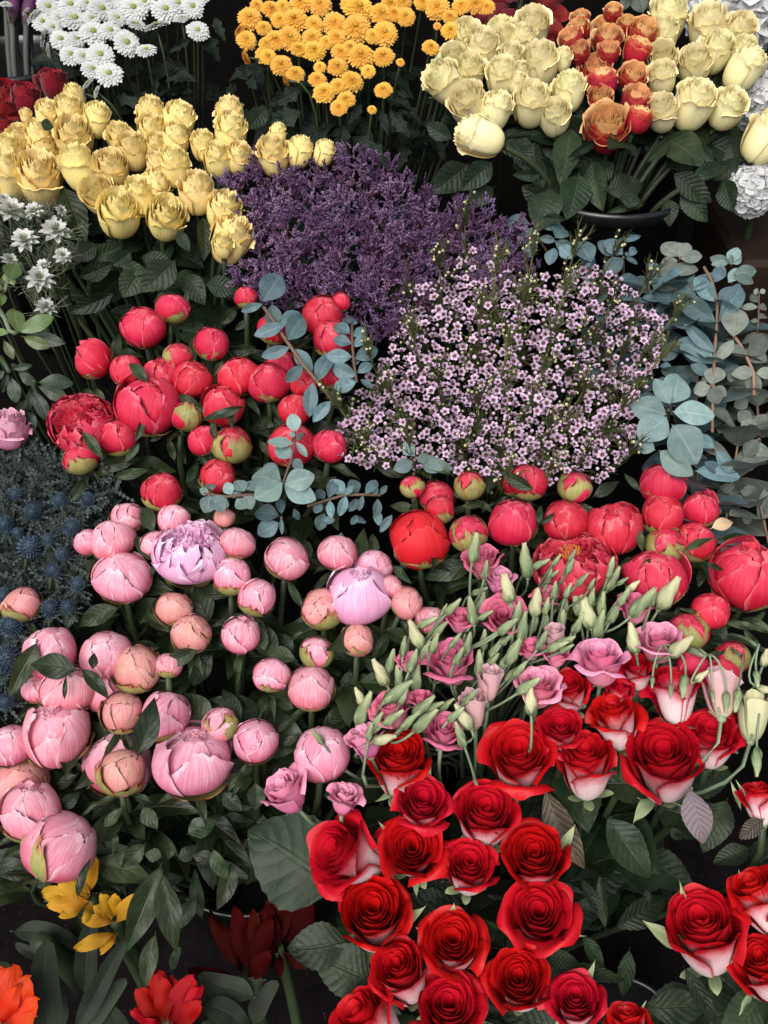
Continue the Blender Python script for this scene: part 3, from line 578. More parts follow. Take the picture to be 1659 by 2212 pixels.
RED = '''11 540 590 480 165 50;red rose at the left end, showing a broad white side
11 900 0 390 95 62;red rose below the creamy lisianthus bud
11 1050 270 360 80 68;red rose above the one with a white heart
11 1440 335 400 85 62;red rose with ragged edges below the very wide one
11 980 560 430 95 78;red rose with a white heart
11 1340 660 370 85 72;small red rose in the middle of the front bunch
11 740 950 470 100 76;red rose with a pointed lower petal overlapping the white-sided one
11 1240 1140 430 90 78;even round red rose in the middle of the lower bunch
11 900 1310 370 120 66;narrow red rose with a white right flank
11 1210 1540 480 85 75;large red rose at the bottom edge of the photo
11 690 1640 470 140 35;red rose cut by the bottom edge with a white top
12 210 600 420 85 72;red rose with a crumpled right petal
12 230 960 460 90 80;tall round red rose right of the middle
12 110 1370 400 95 78;red rose with a dark hollow heart near the bottom
12 460 1500 370 85 74;red rose at the lower right end of the big bunch
12 800 1680 330 90 30;tip of a red rose at the bottom edge
12 1250 1040 480 100 62;red rose with a white left side in the right-hand bunch
12 1590 850 390 110 35;red rose with white back at the right edge, upper one
12 1620 1270 380 105 60;red rose at the right edge, lower one
12 1600 260 260 95 25;white-backed red rose at the right edge below the hanging buds
9 110 1530 480 90 66;widest red rose at the top of the front bunch
9 420 1120 250 95 50;shaded red rose under the pink lisianthus
9 370 1370 310 90 55;darker red rose left of the white-bodied one
9 520 1560 380 92 48;red rose with a white bib at the top of the dark gap
9 700 1290 350 95 38;red rose with a large white front
9 840 990 240 90 45;dark red rose hidden behind lisianthus buds
9 740 1130 210 90 40;small dark red rose behind the others
9 1080 1140 350 92 18;upright red rose with the tallest white front
9 1010 1540 490 88 55;big red rose with white lower left side
9 1300 1410 370 80 50;red rose turned right behind the big white-sided one
9 1410 1320 280 75 35;dark red rose at the far right behind others'''
LISI = '''8 1420 340 250 100 20 m;deep pink lisianthus at the top beside the green peony bud
8 1520 450 190 85 20 l;pale rose lisianthus under the topmost pink one
8 1550 680 260 95 55 m;wide open pink lisianthus with a dark throat
8 1225 970 320 95 28 m;largest magenta-pink lisianthus, left above the red roses
8 860 1260 270 100 20 m;pink lisianthus among buds at the left of the bunch
8 960 960 140 95 20 m;scrap of pink lisianthus behind the left buds
8 1280 700 180 90 20 m;shaded pink lisianthus behind the slanting stems
8 1180 1400 260 80 30 m;dark purple-pink lisianthus behind the red rose
8 690 1450 240 110 15 l;light pink lisianthus petals above the bent bud
8 1370 1240 190 90 25 p;peach-pale lisianthus bud opening
8 1470 1080 170 80 20 p;pale pink lisianthus beside the peach one
8 1040 1190 140 90 20 m;small magenta lisianthus behind green buds
9 620 960 330 80 20 l2;big orchid-pink lisianthus over the red roses
9 230 1120 290 85 30 l2;orchid-pink lisianthus with a creamy bud in front
9 980 840 280 80 25 l2;orchid-pink lisianthus at the right beside a pale bud
9 340 810 150 90 20 p;small pale pink lisianthus among stems
9 340 920 160 90 15 m;shaded pink lisianthus under the small pale one
9 830 620 230 80 15 m;purple-pink lisianthus behind the buds at the right
9 1350 1140 230 90 -30 p;drooping dusty-pink lisianthus over the red peony
9 280 560 170 90 20 m;pink lisianthus deep among the green buds
9 180 880 160 90 20 m;pink lisianthus petals behind the left buds
9 1560 1280 210 80 -10 w;greenish-white lisianthus at the far right
11 200 220 300 130 20 l;light lilac lisianthus lying beside the serrated leaf
11 560 260 220 75 20 l;light lilac lisianthus half behind the white bud'''
LBUD = '''8 1370 260 200 80;8 1440 390 120 80;8 1575 510 190 100 p;8 1400 520 110 20;8 1235 620 140 45;8 1355 650 190 100;8 1410 610 170 75;8 1435 670 110 30;8 1570 740 160 40;8 1075 710 140 25
8 1010 800 200 115 p;8 1150 760 150 45;8 850 960 160 78;8 790 1030 190 118 p;8 985 960 160 70;8 1015 1070 180 80;8 900 1060 150 98;8 885 1150 230 38;8 680 1260 230 68;8 660 1180 130 115 p
8 860 1310 160 35;8 1050 1240 190 40;8 1060 1330 210 42;8 1110 1240 140 30;8 1190 1230 130 40;8 1400 980 180 90;8 1310 1310 190 122 p;8 1285 1420 170 110;8 800 1440 160 15 p;8 400 1430 120 130
9 155 340 230 95;9 240 350 130 25;9 340 330 90 50;9 330 410 70 40;9 425 370 110 65;9 410 520 110 70;9 400 600 110 92;9 470 600 170 100;9 530 650 240 105 p;9 625 610 170 80;9 675 380 150 75
9 690 450 180 60;9 500 450 110 45;9 750 460 90 30;9 815 490 110 40 p;9 870 600 240 48;9 1030 540 250 60 p;9 940 560 130 75;9 610 730 190 72;9 820 820 200 100 p;9 1110 870 200 35 p;9 1210 900 120 -30
9 275 700 140 85;9 130 750 200 80;9 200 720 150 70;9 20 740 110 35;9 75 900 210 60;9 30 820 110 45;9 390 830 140 22;9 340 860 150 25;9 60 1040 140 45;9 160 1110 180 35;9 180 1210 180 92 p;9 215 600 190 80 p
9 40 510 190 105 p;9 440 300 90 60;9 280 620 120 75;9 400 880 110 25;9 560 480 90 60;8 1120 850 140 70;8 1060 900 150 60;8 930 870 130 85;8 1330 850 150 75;8 1270 930 130 60;8 1430 830 140 85;8 1500 880 150 60;8 1480 960 130 50;8 1340 1180 130 45;8 1250 1290 140 40;8 960 1330 150 45;8 760 1340 150 60;8 720 1400 120 80;9 250 830 140 60;9 480 720 140 70;9 380 700 130 80;9 700 660 150 62;9 760 560 140 58;9 560 560 130 80;9 100 660 150 75;9 110 1010 140 50;9 20 960 140 60;9 300 430 110 70;9 330 520 120 80;9 460 740 110 60;9 1640 940 120 70 p;8 930 1180 120 60;8 1250 830 120 50;8 1180 640 90 60'''
HANG = '''9 940 1080 75 -95;9 1055 1135 95 -95;9 1135 1100 150 -102;9 1315 1170 75 -90;9 1400 1200 135 -95;9 1470 1190 150 -100;9 1590 1060 115 -88;9 1590 1570 180 -95;9 1640 1130 120 -20 p;9 1240 1050 110 40 p'''
WMUM = '''300 40 130;265 135 120;205 100 110 150 10;375 110 110;465 115 160;440 30 150;635 55 150;830 48 155;1030 60 165;1200 40 130;1230 190 130;970 160 145 90 12;910 310 120 85 30;790 265 150;850 150 120 85 15;580 200 160
625 340 150;680 460 155;440 340 130;380 245 130;520 350 110;270 240 115 160 5;300 310 80 170 5;575 430 130;730 110 110;690 190 120;570 110 100;480 240 100;540 20 90;900 10 120;1110 20 110;1240 -20 110;700 -10 130;330 170 100
545 520 95 150 5;600 570 75 160 5;525 585 60 180 0;1130 110 90 85 15;35 25 70 90 20;780 40 110;160 70 60 150 10'''
GMUM1 = '''1 1555 110 155;1 1535 245 125;1 1490 190 90 140 10;1 1530 360 90 190 0;2 60 170 100;2 60 340 110;2 10 110 70;2 110 55 130;2 90 350 110;2 170 400 140;2 260 455 115;2 200 505 70 190 5;2 135 245 145;2 225 235 155;2 250 120 170;2 160 120 110
2 290 10 140;2 410 25 140;2 375 150 125;2 360 230 130;2 375 310 145;2 500 140 150;2 515 230 120;2 540 320 120;2 600 290 100;2 655 50 200;2 635 170 185;2 800 85 150;2 815 205 160;2 945 100 120;2 875 80 110;2 665 340 170;2 805 345 140
2 710 440 90;2 520 410 130;2 610 500 145;2 410 415 80;2 395 490 115;2 435 570 145;2 525 530 110;2 572 615 120;2 527 665 110;2 805 555 115;2 735 680 60;2 912 385 55;2 1140 160 50;2 1225 185 125;2 1100 290 110;2 1140 40 160;2 1050 10 110
2 1290 30 120;2 1380 20 130;2 1220 100 100;2 1450 40 100;2 590 20 110;2 740 220 100;2 280 300 110;2 80 270 100;2 850 20 130;2 930 5 110;2 20 30 90;2 450 260 90;2 180 40 100'''
# prominent leaves: sheet, base, tip, width, kind, nearer/farther
LEAVES = {
'PINK': '''7 755 610 460 735 .40 0;7 240 820 60 1180 .35 -4;7 500 1010 165 975 .48 -5;7 500 990 680 1185 .33 -4;7 850 1570 965 1175 .40 -7;7 400 1200 410 1045 .2 -4;7 575 1010 590 895 .5 -5;7 1320 1370 1120 1125 .55 0;7 1490 1380 1380 1110 .42 0;7 1000 870 815 850 .5 1;7 1250 880 985 975 .36 -2;7 1070 780 880 640 .32 0
7 1330 900 1155 1120 .45 1 ;7 710 270 525 235 .42 -1;7 610 380 425 335 .35 0;7 560 370 360 450 .35 0;7 950 340 820 140 .33 -2;7 960 150 870 -20 .5 -2;7 410 780 470 510 .32 0;7 1630 930 1620 690 .4 0;7 1430 560 1235 490 .4 0;7 1310 730 1190 480 .55 1;7 720 1380 430 1410 .45 1;7 540 1560 440 1400 .5 1
8 120 970 30 690 .45 0;8 275 950 50 880 .42 -1;8 260 900 110 770 .5 1;8 640 420 690 110 .34 1;8 740 310 750 150 .42 1;8 310 630 195 440 .25 -2;8 345 340 310 175 .35 1;8 860 350 975 465 .32 0;8 620 1260 490 1120 .6 1;8 255 1250 120 1195 .4 0;8 420 1340 640 1230 .4 2;8 180 1490 285 1400 .4 0;8 740 960 830 760 .4 2;8 600 1000 560 1200 .45 2;8 760 1080 600 1060 .4 2;8 800 800 900 650 .5 2
10 1010 650 790 1235 .34 -1;10 1010 690 1080 1250 .30 -2;10 970 1080 890 1455 .33 -1;10 1230 850 1080 1110 .38 2;10 1010 620 900 590 .75 0;10 1320 560 1400 785 .42 1;10 1380 210 1495 345 .55 0;10 1590 150 1590 335 .65 0;10 490 100 330 210 .38 0;10 370 330 500 220 .55 0;10 700 440 690 605 .5 1;10 890 300 960 455 .6 1;10 640 440 760 310 .42 0
10 -30 660 245 720 .45 -1;10 180 540 0 650 .42 0;10 200 760 -10 845 .3 1;10 910 530 740 695 .5 1;10 1160 480 1330 380 .7 2;10 480 880 545 640 .25 -6;10 1340 640 1200 600 .6 2;10 1060 520 1050 640 .6 2;10 1100 640 1240 560 .6 2;10 560 640 940 760 .42 3;10 1260 1020 1200 700 .3 3;10 1450 640 1360 960 .4 4''',
'CORAL_L': '''4 925 800 790 665 .38 -4;4 430 1550 545 1370 .32 -1;4 890 1020 850 1165 .32 -3;4 725 660 735 480 .35 1;4 1160 350 1150 215 .28 0;4 1050 450 1205 415 .33 0;4 1530 945 1245 1045 .2 -4;4 1100 870 1285 980 .3 -2;4 1330 1160 1320 1020 .32 -3;4 1215 700 1180 500 .3 -1;4 510 1100 645 1260 .33 -4;4 1420 600 1600 590 .42 1;4 1390 660 1330 760 .4 -1;4 1460 1100 1415 960 .25 -4
4 1330 1300 1130 1110 .25 0;4 1090 1300 1040 1120 .25 0;4 870 1170 780 1300 .35 -1;4 580 1330 870 1290 .3 0;4 1160 1440 1240 1280 .3 1;4 590 980 520 810 .33 1;4 640 960 600 820 .35 1;4 1250 1250 1280 1340 .3 -2;4 700 1390 930 1340 .3 0;4 1360 450 1490 310 .33 2;4 1450 480 1580 400 .3 2;4 980 1320 1050 1440 .3 1;4 930 1170 1030 1100 .35 0;5 30 1150 110 1270 .3 1;5 130 1080 20 1010 .45 2
5 200 350 290 250 .3 1;5 260 820 330 870 .5 -2''',
'CORAL_R': '''5 1010 1590 840 1555 .38 0;5 1230 1490 1330 1510 .35 -1;5 1105 1410 1040 1310 .38 -1;5 940 1395 745 1310 .26 0;5 1240 1380 1010 1220 .27 -2;5 1440 1490 1550 1290 .42 0;5 1280 1570 1465 1550 .25 -1;6 210 1470 -10 1370 .36 -4;6 560 1520 745 1410 .36 0;6 870 1490 770 1350 .25 0;9 1130 270 1330 175 .24 -5;9 1340 190 1635 220 .35 0;9 850 120 885 275 .32 -3;9 870 400 925 300 .35 -3
9 1265 335 1395 400 .27 -4;9 1225 500 1265 340 .33 0;9 1005 345 1065 265 .3 -2;9 1090 620 1110 710 .5 0;9 1400 840 1330 640 .3 -1;9 1420 980 1340 880 .35 -1;9 1610 760 1380 690 .22 -1;9 1500 740 1620 900 .25 0;9 1270 920 1400 900 .3 -2;9 1560 700 1659 650 .3 0;9 1400 620 1520 640 .25 1;9 240 100 340 35 .3 -3;9 230 110 250 -30 .3 -2;9 1090 620 1250 660 .15 -2;8 1080 600 1130 590 .5 2;8 1240 480 1200 250 .4 3;9 1600 300 1659 560 .25 2;9 720 370 830 295 .3 1''',
'RED': '''11 560 830 -60 480 .82 2;11 600 1140 205 1190 .7 2;11 760 1400 370 1265 .75 2;12 640 360 945 745 .52 4;12 260 170 500 725 .34 3;12 1410 250 1265 590 .55 2;12 490 740 640 1010 .27 4;12 650 1080 600 740 .22 4;12 690 1070 1060 870 .38 4;12 880 1560 1300 1560 .5 3;12 1130 1290 1340 1670 .27 2;11 1380 990 1560 1085 .16 1;12 370 1285 790 1390 .22 3;12 500 1100 650 1330 .4 5;12 900 820 920 900 .6 4;12 1050 430 1130 520 .6 5;12 250 1230 480 1270 .5 3;12 800 1180 760 1500 .35 6;12 1560 560 1330 660 .5 3;12 180 330 230 440 .6 3''',
'CREAM': '''3 300 1160 250 1420 .68 0;3 430 780 390 1120 .42 1;3 480 1070 440 1345 .62 1;3 560 990 620 1290 .45 1;3 640 1190 895 1130 .62 0;3 780 1300 830 1190 .9 -1;3 1060 1070 1315 1250 .48 -1;3 1110 1150 1285 1375 .5 0;3 1160 1110 1435 1000 .33 -1;3 1420 880 1510 1130 .55 1;3 1380 1110 1440 1300 .6 1;3 100 890 170 1060 .62 1;3 900 1270 660 1320 .2 0;3 890 1020 1060 850 .33 1;3 1040 1230 1060 1400 .6 1;2 1240 870 1065 760 .52 1;2 1340 1010 1130 1205 .6 0;2 1490 1000 1300 1180 .55 -1;2 1500 1160 1320 1280 .6 1
3 260 1080 80 1100 .4 0;3 200 870 230 1080 .4 2;3 600 870 430 980 .25 0;3 1230 900 1320 1010 .5 1;3 700 1000 560 1130 .6 2;3 250 1350 400 1370 .4 0;3 300 1250 120 1180 .7 1;3 1500 980 1340 1120 .5 1''',
'YELLOW': '''1 390 1150 540 1490 .4 0;4 880 80 780 270 .78 0;4 1100 30 890 240 .6 -1;4 740 60 910 110 .45 0;4 720 240 430 380 .36 1;4 1270 190 1490 210 .6 1;1 820 1560 700 1659 .7 2;1 1100 1430 1180 1560 .5 0;1 1260 1340 1280 1600 .35 1;4 1140 120 1280 300 .6 2;1 610 1510 440 1630 .6 1;1 870 1600 1090 1640 .5 1;1 250 760 330 790 .9 -6;4 520 60 760 -60 .5 2;4 480 150 700 60 .5 2;1 1659 660 1550 800 .55 1''',
'GOLD': '''2 300 540 105 660 .55 0;2 670 640 600 755 .5 0;2 780 680 830 825 .45 0;2 840 680 965 845 .5 0;2 310 690 60 800 .6 1;2 470 790 340 915 .55 0;1 1680 430 1465 425 .55 1;2 180 640 200 760 .6 2;2 880 560 960 600 .6 1;2 560 760 520 960 .6 2;2 20 560 -60 460 .6 2''',
'WHITE': '''1 1190 240 1060 320 .42 0;1 1180 415 1030 505 .42 0;1 1250 280 1360 250 .8 1;1 980 470 950 620 .3 1;1 800 620 1010 560 .4 2;1 1330 100 1390 240 .5 1;1 700 600 900 660 .4 2;1 1400 600 1480 500 .5 2'''}
SEPALS = '''11 960 960 1120 940 .36;11 990 780 1020 890 .45;11 860 190 740 290 .4;11 800 490 780 385 .35;11 1085 120 1110 40 .4;12 1010 1070 848 1005 .45;12 1060 940 1110 735 .28;12 1380 1430 1450 1625 .38;12 880 290 785 415 .55;12 580 440 460 400 .4;12 380 1115 575 1135 .18;12 640 1500 715 1550 .3;12 760 1545 900 1465 .3;12 1010 350 1230 345 .1;12 1290 210 1425 110 .25;12 1490 290 1455 100 .25;12 1375 850 1440 675 .28;11 740 1500 550 1445 .25;11 1040 1110 1020 1020 .3;11 1180 920 1230 900 .6;11 1400 880 1420 820 .6;12 560 1250 600 1240 .3'''
# ------------------------------------------------------------------ read the tables, settle depths so heads touch but do not merge
ORD = ['first','second','third','fourth','fifth','sixth','seventh','eighth','ninth','tenth','eleventh','twelfth','thirteenth','fourteenth']
H = []
def rows(s, labelled=False, sheet=None):
    out = []
    for ln in s.split('\n'):
        for e in ([ln] if labelled else ln.split(';')):
            if not e.strip(): continue
            a, lab = (e.split(';', 1) if labelled else (e, None)); q = a.split()
            if sheet: q = [sheet]+q
            out.append(([float(k) for k in q if k.lstrip('-').replace('.','').isdigit()], [k for k in q if not k.lstrip('-').replace('.','').isdigit()], lab))
    return out
def take(grp, s, labelled=False, sheet=None, ang=90, face=50, jit=6, rad=.42, push=0., sc=1.0):
    for i, (q, kind, lab) in enumerate(rows(s, labelled, sheet)):
        rs = random.Random(f'{grp}{i}'); x, y = D(int(q[0]), q[1], q[2])
        H.append(dict(g=grp, i=i, x=x, y=y, d=q[3]*K*sc, ang=(q[4] if len(q) > 4 else ang)+rs.uniform(-jit,jit), face=(q[5] if len(q) > 5 else face)+rs.uniform(-jit,jit)*.6,
                      kind=kind[0] if kind else None, label=lab, rad=rad, push=push, rs=rs))
take('CREAM', CREAM, jit=11, sc=1.04); take('YELLOW', YELLOW, jit=11, sc=1.07); take('FLAME', FLAME); take('DARKRED', DARKRED, push=.03)
take('CORAL_L', CORAL_L, True, sc=1.06); take('CORAL_R', CORAL_R, True, sc=1.05); take('PINK', PINK, True, sc=1.08); take('RED', RED, True, rad=.42, sc=.88)
take('LISI', LISI, True, rad=.36, push=-.02); take('WHITE', WMUM, sheet='1', ang=80, face=52, jit=18, rad=.22, sc=1.2); take('GOLD', GMUM1, ang=85, face=48, jit=16, rad=.24, sc=1.08)
H.sort(key=lambda h: -(h['y'] + (h['d']*.25)))
done = []
for h in H:
    d = ray(h['x'], h['y']); t = tier(h['x'], h['y'])+h['push']; t0 = t
    for _ in range(40):
        r = h['d']*t/F*h['rad']; p = CAM+d*t
        if all(np.linalg.norm(p-q) > .80*(r+rq) for q, rq in done): break
        t += .004
    t = min(t, t0+.085); h['t'] = t; h['P'] = CAM+d*t; h['w'] = h['d']*t/F; done.append((h['P'], h['w']*h['rad']))
BY = {}
for h in sorted(H, key=lambda h: h['i']): BY.setdefault(h['g'], []).append(h)
def ordinal_labels(g, noun, bunch, per=8):
    hs = sorted(BY[g], key=lambda h: h['y']); n = max(1, round(len(hs)/per)); k = math.ceil(len(hs)/n); big = sorted(h['w'] for h in hs)
    for r in range(n):
        row = sorted(hs[r*k:(r+1)*k], key=lambda h: h['x'])
        for c, h in enumerate(row):
            adj = 'large ' if h['w'] > big[int(len(big)*.8)] else 'small ' if h['w'] < big[int(len(big)*.2)] else ''
            rown = 'top' if r == 0 else 'bottom' if r == n-1 else ORD[r]
            colp = 'leftmost' if c == 0 else 'rightmost' if c == len(row)-1 else ORD[c]+' from the left'
            h['label'] = f'{adj}{noun}, {colp} in {rown} row of {bunch}'
ordinal_labels('CREAM', 'cream rose', 'top right bunch', 7); ordinal_labels('YELLOW', 'soft yellow rose', 'left bunches', 8)
ordinal_labels('FLAME', 'orange and red rose', 'their bunch', 5); ordinal_labels('DARKRED', 'dark red rose', 'top left corner', 3)
ordinal_labels('WHITE', 'white chrysanthemum', 'white bunch', 8); ordinal_labels('GOLD', 'golden chrysanthemum', 'golden bunch', 9)

# ------------------------------------------------------------------ ground, stand, buckets
def box(mb, x0, x1, y0, y1, z0, z1, b=.006):
    bm_v = []
    for z, s in ((z0,0),(z0+b,b),(z1-b,b),(z1,0)):
        k = b if s == 0 else 0; bm_v += [(x0+k,y0+k,z),(x1-k,y0+k,z),(x1-k,y1-k,z),(x0+k,y1-k,z)]
    Fc = [(3,2,1,0),(12,13,14,15)]+[(j*4+i, j*4+(i+1)%4, (j+1)*4+(i+1)%4, (j+1)*4+i) for j in range(3) for i in range(4)]
    mb.add(bm_v, Fc)
g = MB(); g.add([(-40,-40,0),(40,-40,0),(40,40,0),(-40,40,0)], [(0,1,2,3)]); solo('ground', g.mesh('ground', M['ground'], False), kind='structure')
st = root('display_stand', (0, 1.2, 0), 'dark stepped wooden stand behind and under the flower buckets', 'stand')
for k, (y0, y1, zt) in enumerate(((.98,1.28,.42),(1.284,1.56,.66),(1.564,2.0,.84))):
    m = MB(); box(m, -1.5, 1.5, y0-1.2, y1-1.2, 0.003, zt); part('step', m.mesh('step', M['wood'], False), st)
m = MB(); box(m, -1.5, 1.5, .804, .84, .003, 1.95); part('dark_backdrop', m.mesh('dark_backdrop', M['wood'], False), st)  # added near-black sheet standing in for the darkness behind the flowers
def bucket_mesh(r, h):
    mb = MB(); prof = [(r*.72,.002),(r*.74,0),(r*.97,h*.93),(r*1.0,h*.94),(r*1.04,h*.95),(r*1.045,h*.985),(r*1.03,h),(r*.985,h*.995),(r*.96,h*.97),(r*.73,.01),(0.001,.01)]
    ns = 48; th = np.linspace(0,2*math.pi,ns+1); V = [(rr*math.cos(a), rr*math.sin(a), z) for rr, z in prof for a in th]
    mb.add(V, gf(ns+1, len(prof)), None); return mb.mesh('bucket', M['bucket'])
BUCK = {}
def bucket(key, x, y, z, r, h, label):
    b = solo('flower_bucket', bucket_mesh(r, h), label, 'bucket', 'black flower buckets'); b.location = (x, y, z); BUCK[key] = np.array((x, y, z+h*.92)), r
c = P(*D(3, 760, 1352), .02); bucket('CREAM', c[0], c[1]+.115, .845, .115, c[2]-.845+.005, 'black plastic bucket under the cream and orange roses')
c = P(*D(1, 40, 470), .05); bucket('GLAD', c[0]-.03, c[1]+.10, .845, .11, c[2]-.845, 'black bucket in the top left corner above the dark red roses')
def conv(key, x, y, dy=.10, dz=-.42, off=0):
    p = P(x, y, off)+np.array((0, dy, dz)); p[2] = max(p[2], .03); BUCK.setdefault(key, (p, .08))
conv('YELLOW', 300, 430); conv('FLAME', 1330, 300, .12, -.35); BUCK['FLAME'] = BUCK['CREAM']; conv('DARKRED', 30, 230); conv('CORAL_L', 400, 900, .10, -.38); conv('CORAL_R', 1230, 1200, .10, -.40)
conv('PINK', 400, 1480, .14, -.45); conv('RED', 1120, 1800, .12, -.5); conv('REDR', 1620, 2050, .1, -.5); conv('LISI', 1120, 1500, .16, -.40); conv('WHITE', 280, 110, .06, -.45); conv('GOLD', 720, 130, .06, -.45)

for key, r, h_, lab in (('RED', .14, .40, 'black bucket deep below the red roses in the middle of the bottom edge'), ('PINK', .15, .40, 'black bucket in the shade below the pink peonies'), ('REDR', .09, .40, 'black bucket below the rightmost red roses'), ('LISI', .11, .46, 'black bucket in the shade under the lisianthus')):  # hidden stem buckets, added so the gaps go black instead of lit pavement
    p_, _ = BUCK.pop(key); bucket(key, p_[0], p_[1]+.02, .003 if p_[1] < .97-r else .424, r, max(.15, p_[2]-(.003 if p_[1] < .97-r else .424)-(.2 if key == 'REDR' else .14 if key == 'PINK' else .05)), lab)

# ------------------------------------------------------------------ building one flower
LIBR = {}
def lib(key, fn):
    if key not in LIBR: LIBR[key] = fn()
    return LIBR[key]
def span(me):
    co = np.empty(len(me.vertices)*3, np.float32); me.vertices.foreach_get('co', co); co = co.reshape(-1,3); r = np.hypot(co[:,0], co[:,1]); return 2*np.percentile(r, 97), co[:,2].max()
def stem_part(rt, base, ax, key, r0, mat='stem', spread=.35, name='stem'):
    """a stem from the head down to its bucket; coordinates relative to the root"""
    p, br = BUCK[key]; base = np.asarray(base); off = (base-p); off[2] = 0; n = np.linalg.norm(off[:2]); end = p + (off/n*min(n*spread, br*.85) if n > 1e-6 else 0)
    L = np.linalg.norm(end-base); ax = np.asarray(ax); dn = -ax*.35 + np.array((0,0,-1.))*.65
    q = bez(base, base-ax*L*.16+dn*L*.05, end+np.array((off[0]*.25, off[1]*.25, L*.45)), end+np.array((0,0,-.02)), 11)
    mb = MB(); tube(mb, q-np.array(rt.location), r0, r0*1.25, 6); part(name, mb.mesh(name, M[mat]), rt); return q
def put_leaf(rt, mesh, base, d, nrm, L, name='leaf', wx=1.0):
    return part(name, mesh, rt, np.asarray(base)-np.array(rt.location), frame(d, nrm), (L*wx, L, L))
LEAFV = {}
def leafvar(kind, i):
    spec = {'rose':(M['rleaf'],dict(wr=.6,serr=.055,fold=.22,bend=.22,tip=1.5)), 'bronze':(M['rleaf_br'],dict(wr=.5,serr=.055,fold=.2,bend=.2)), 'mauve':(M['rleaf_mv'],dict(wr=.5,serr=.055,fold=.15,bend=.2)),
            'peony':(M['pleaf'],dict(wr=.4,fold=.3,bend=.28,tip=1.9,wave=.03)), 'narrow':(M['pleaf'],dict(wr=.22,fold=.35,bend=.35,tip=2.0,wave=.04)), 'mum':(M['mleaf'],dict(wr=.55,lobes=3.2,fold=.15,bend=.3,wave=.03,nv=31)),
            'green':(M['gleaf'],dict(wr=.5,fold=.12,bend=.15,tip=1.4,belly=.55)), 'gdark':(M['gdark'],dict(wr=.45,fold=.12,bend=.2,tip=1.4,belly=.55)), 'euc':(M['euc'],dict(wr=.72,fold=.14,bend=.18,tip=1.3,belly=.45,wave=.015,petiole=.03)),
            'euc_blue':(M['euc_blue'],dict(wr=.66,fold=.20,bend=.26,tip=1.2,belly=.5,wave=.02,petiole=.03)), 'euc_grey':(M['euc_grey'],dict(wr=.7,fold=.14,bend=.24,tip=1.3,belly=.5,wave=.02,petiole=.03)),
            'pale':(M['lbud'],dict(wr=.4,fold=.25,bend=.35,tip=2.2,wave=.03)), 'strap':(M['strap'],dict(wr=.16,fold=.25,bend=.25,tip=.7,belly=.35,wave=.01,nv=25)), 'tan':(petal_tan,dict(wr=.4,fold=.2,bend=.25,tip=1.8))}[kind]
    return lib(('leaf',kind,i), lambda: leaf_mesh(hash_(kind)+i, spec[0], **spec[1]))
def hash_(s): return sum(ord(ch)*(k+3) for k, ch in enumerate(s)) % 9973
petal_tan = leaf_mat('dry_leaf', (.42,.30,.17), (.55,.42,.26), (.6,.5,.35), .5, .15, .3, .4, 6, .4, .3)
def rvec(rs): v = np.array([rs.gauss(0,1) for _ in range(3)]); return v/np.linalg.norm(v)
def toward_cam(p): d = CAM-np.asarray(p); return d/np.linalg.norm(d)
def auto_leaves(rt, q, ax, n, kind, L, rs, first=2, spread=3, lat=1.0):
    for k in range(n):
        s = q[min(len(q)-1, first+rs.randrange(spread))]; v = rvec(rs); v[2] = abs(v[2])*.4-.1; v -= ax*v.dot(ax)*.7; v[1] *= .8; v /= np.linalg.norm(v)
        nrm = toward_cam(s)*.6+np.array((0,0,.7))+rvec(rs)*.4
        put_leaf(rt, leafvar(kind, rs.randrange(4)), s, v, nrm, L*rs.uniform(.7,1.2))
def calyx_mesh(seed, mat, ln=.5, wd=.07, out=.5):
    rs = np.random.RandomState(seed); mb = MB(); sphere(mb, (0,0,-.02), .11, 9, 7, 0, .9)
    for k in range(5):
        a = k*1.2566+rs.uniform(-.2,.2); L = ln*rs.uniform(.75,1.2); o = out*rs.uniform(.5,1.4); u, v = uvgrid(3,9); w = wd*np.sin(np.clip(v*.85+.15,0,1)*math.pi)**.8+.003
        r = .08+L*(.75*v*(1-.35*v))*(.6+o*.5)+.1*v*o; z = -.02+L*(v*(.75-o*.9)+.0*v)-.05*v**3*rs.uniform(0,2); x = r*math.cos(a)-u*w*math.sin(a); y = r*math.sin(a)+u*w*math.cos(a)
        mb.add(np.stack((x,y,z),-1), gf(3,9), np.stack((u*.5+.5,v),-1))
    return mb.mesh('calyx', mat)
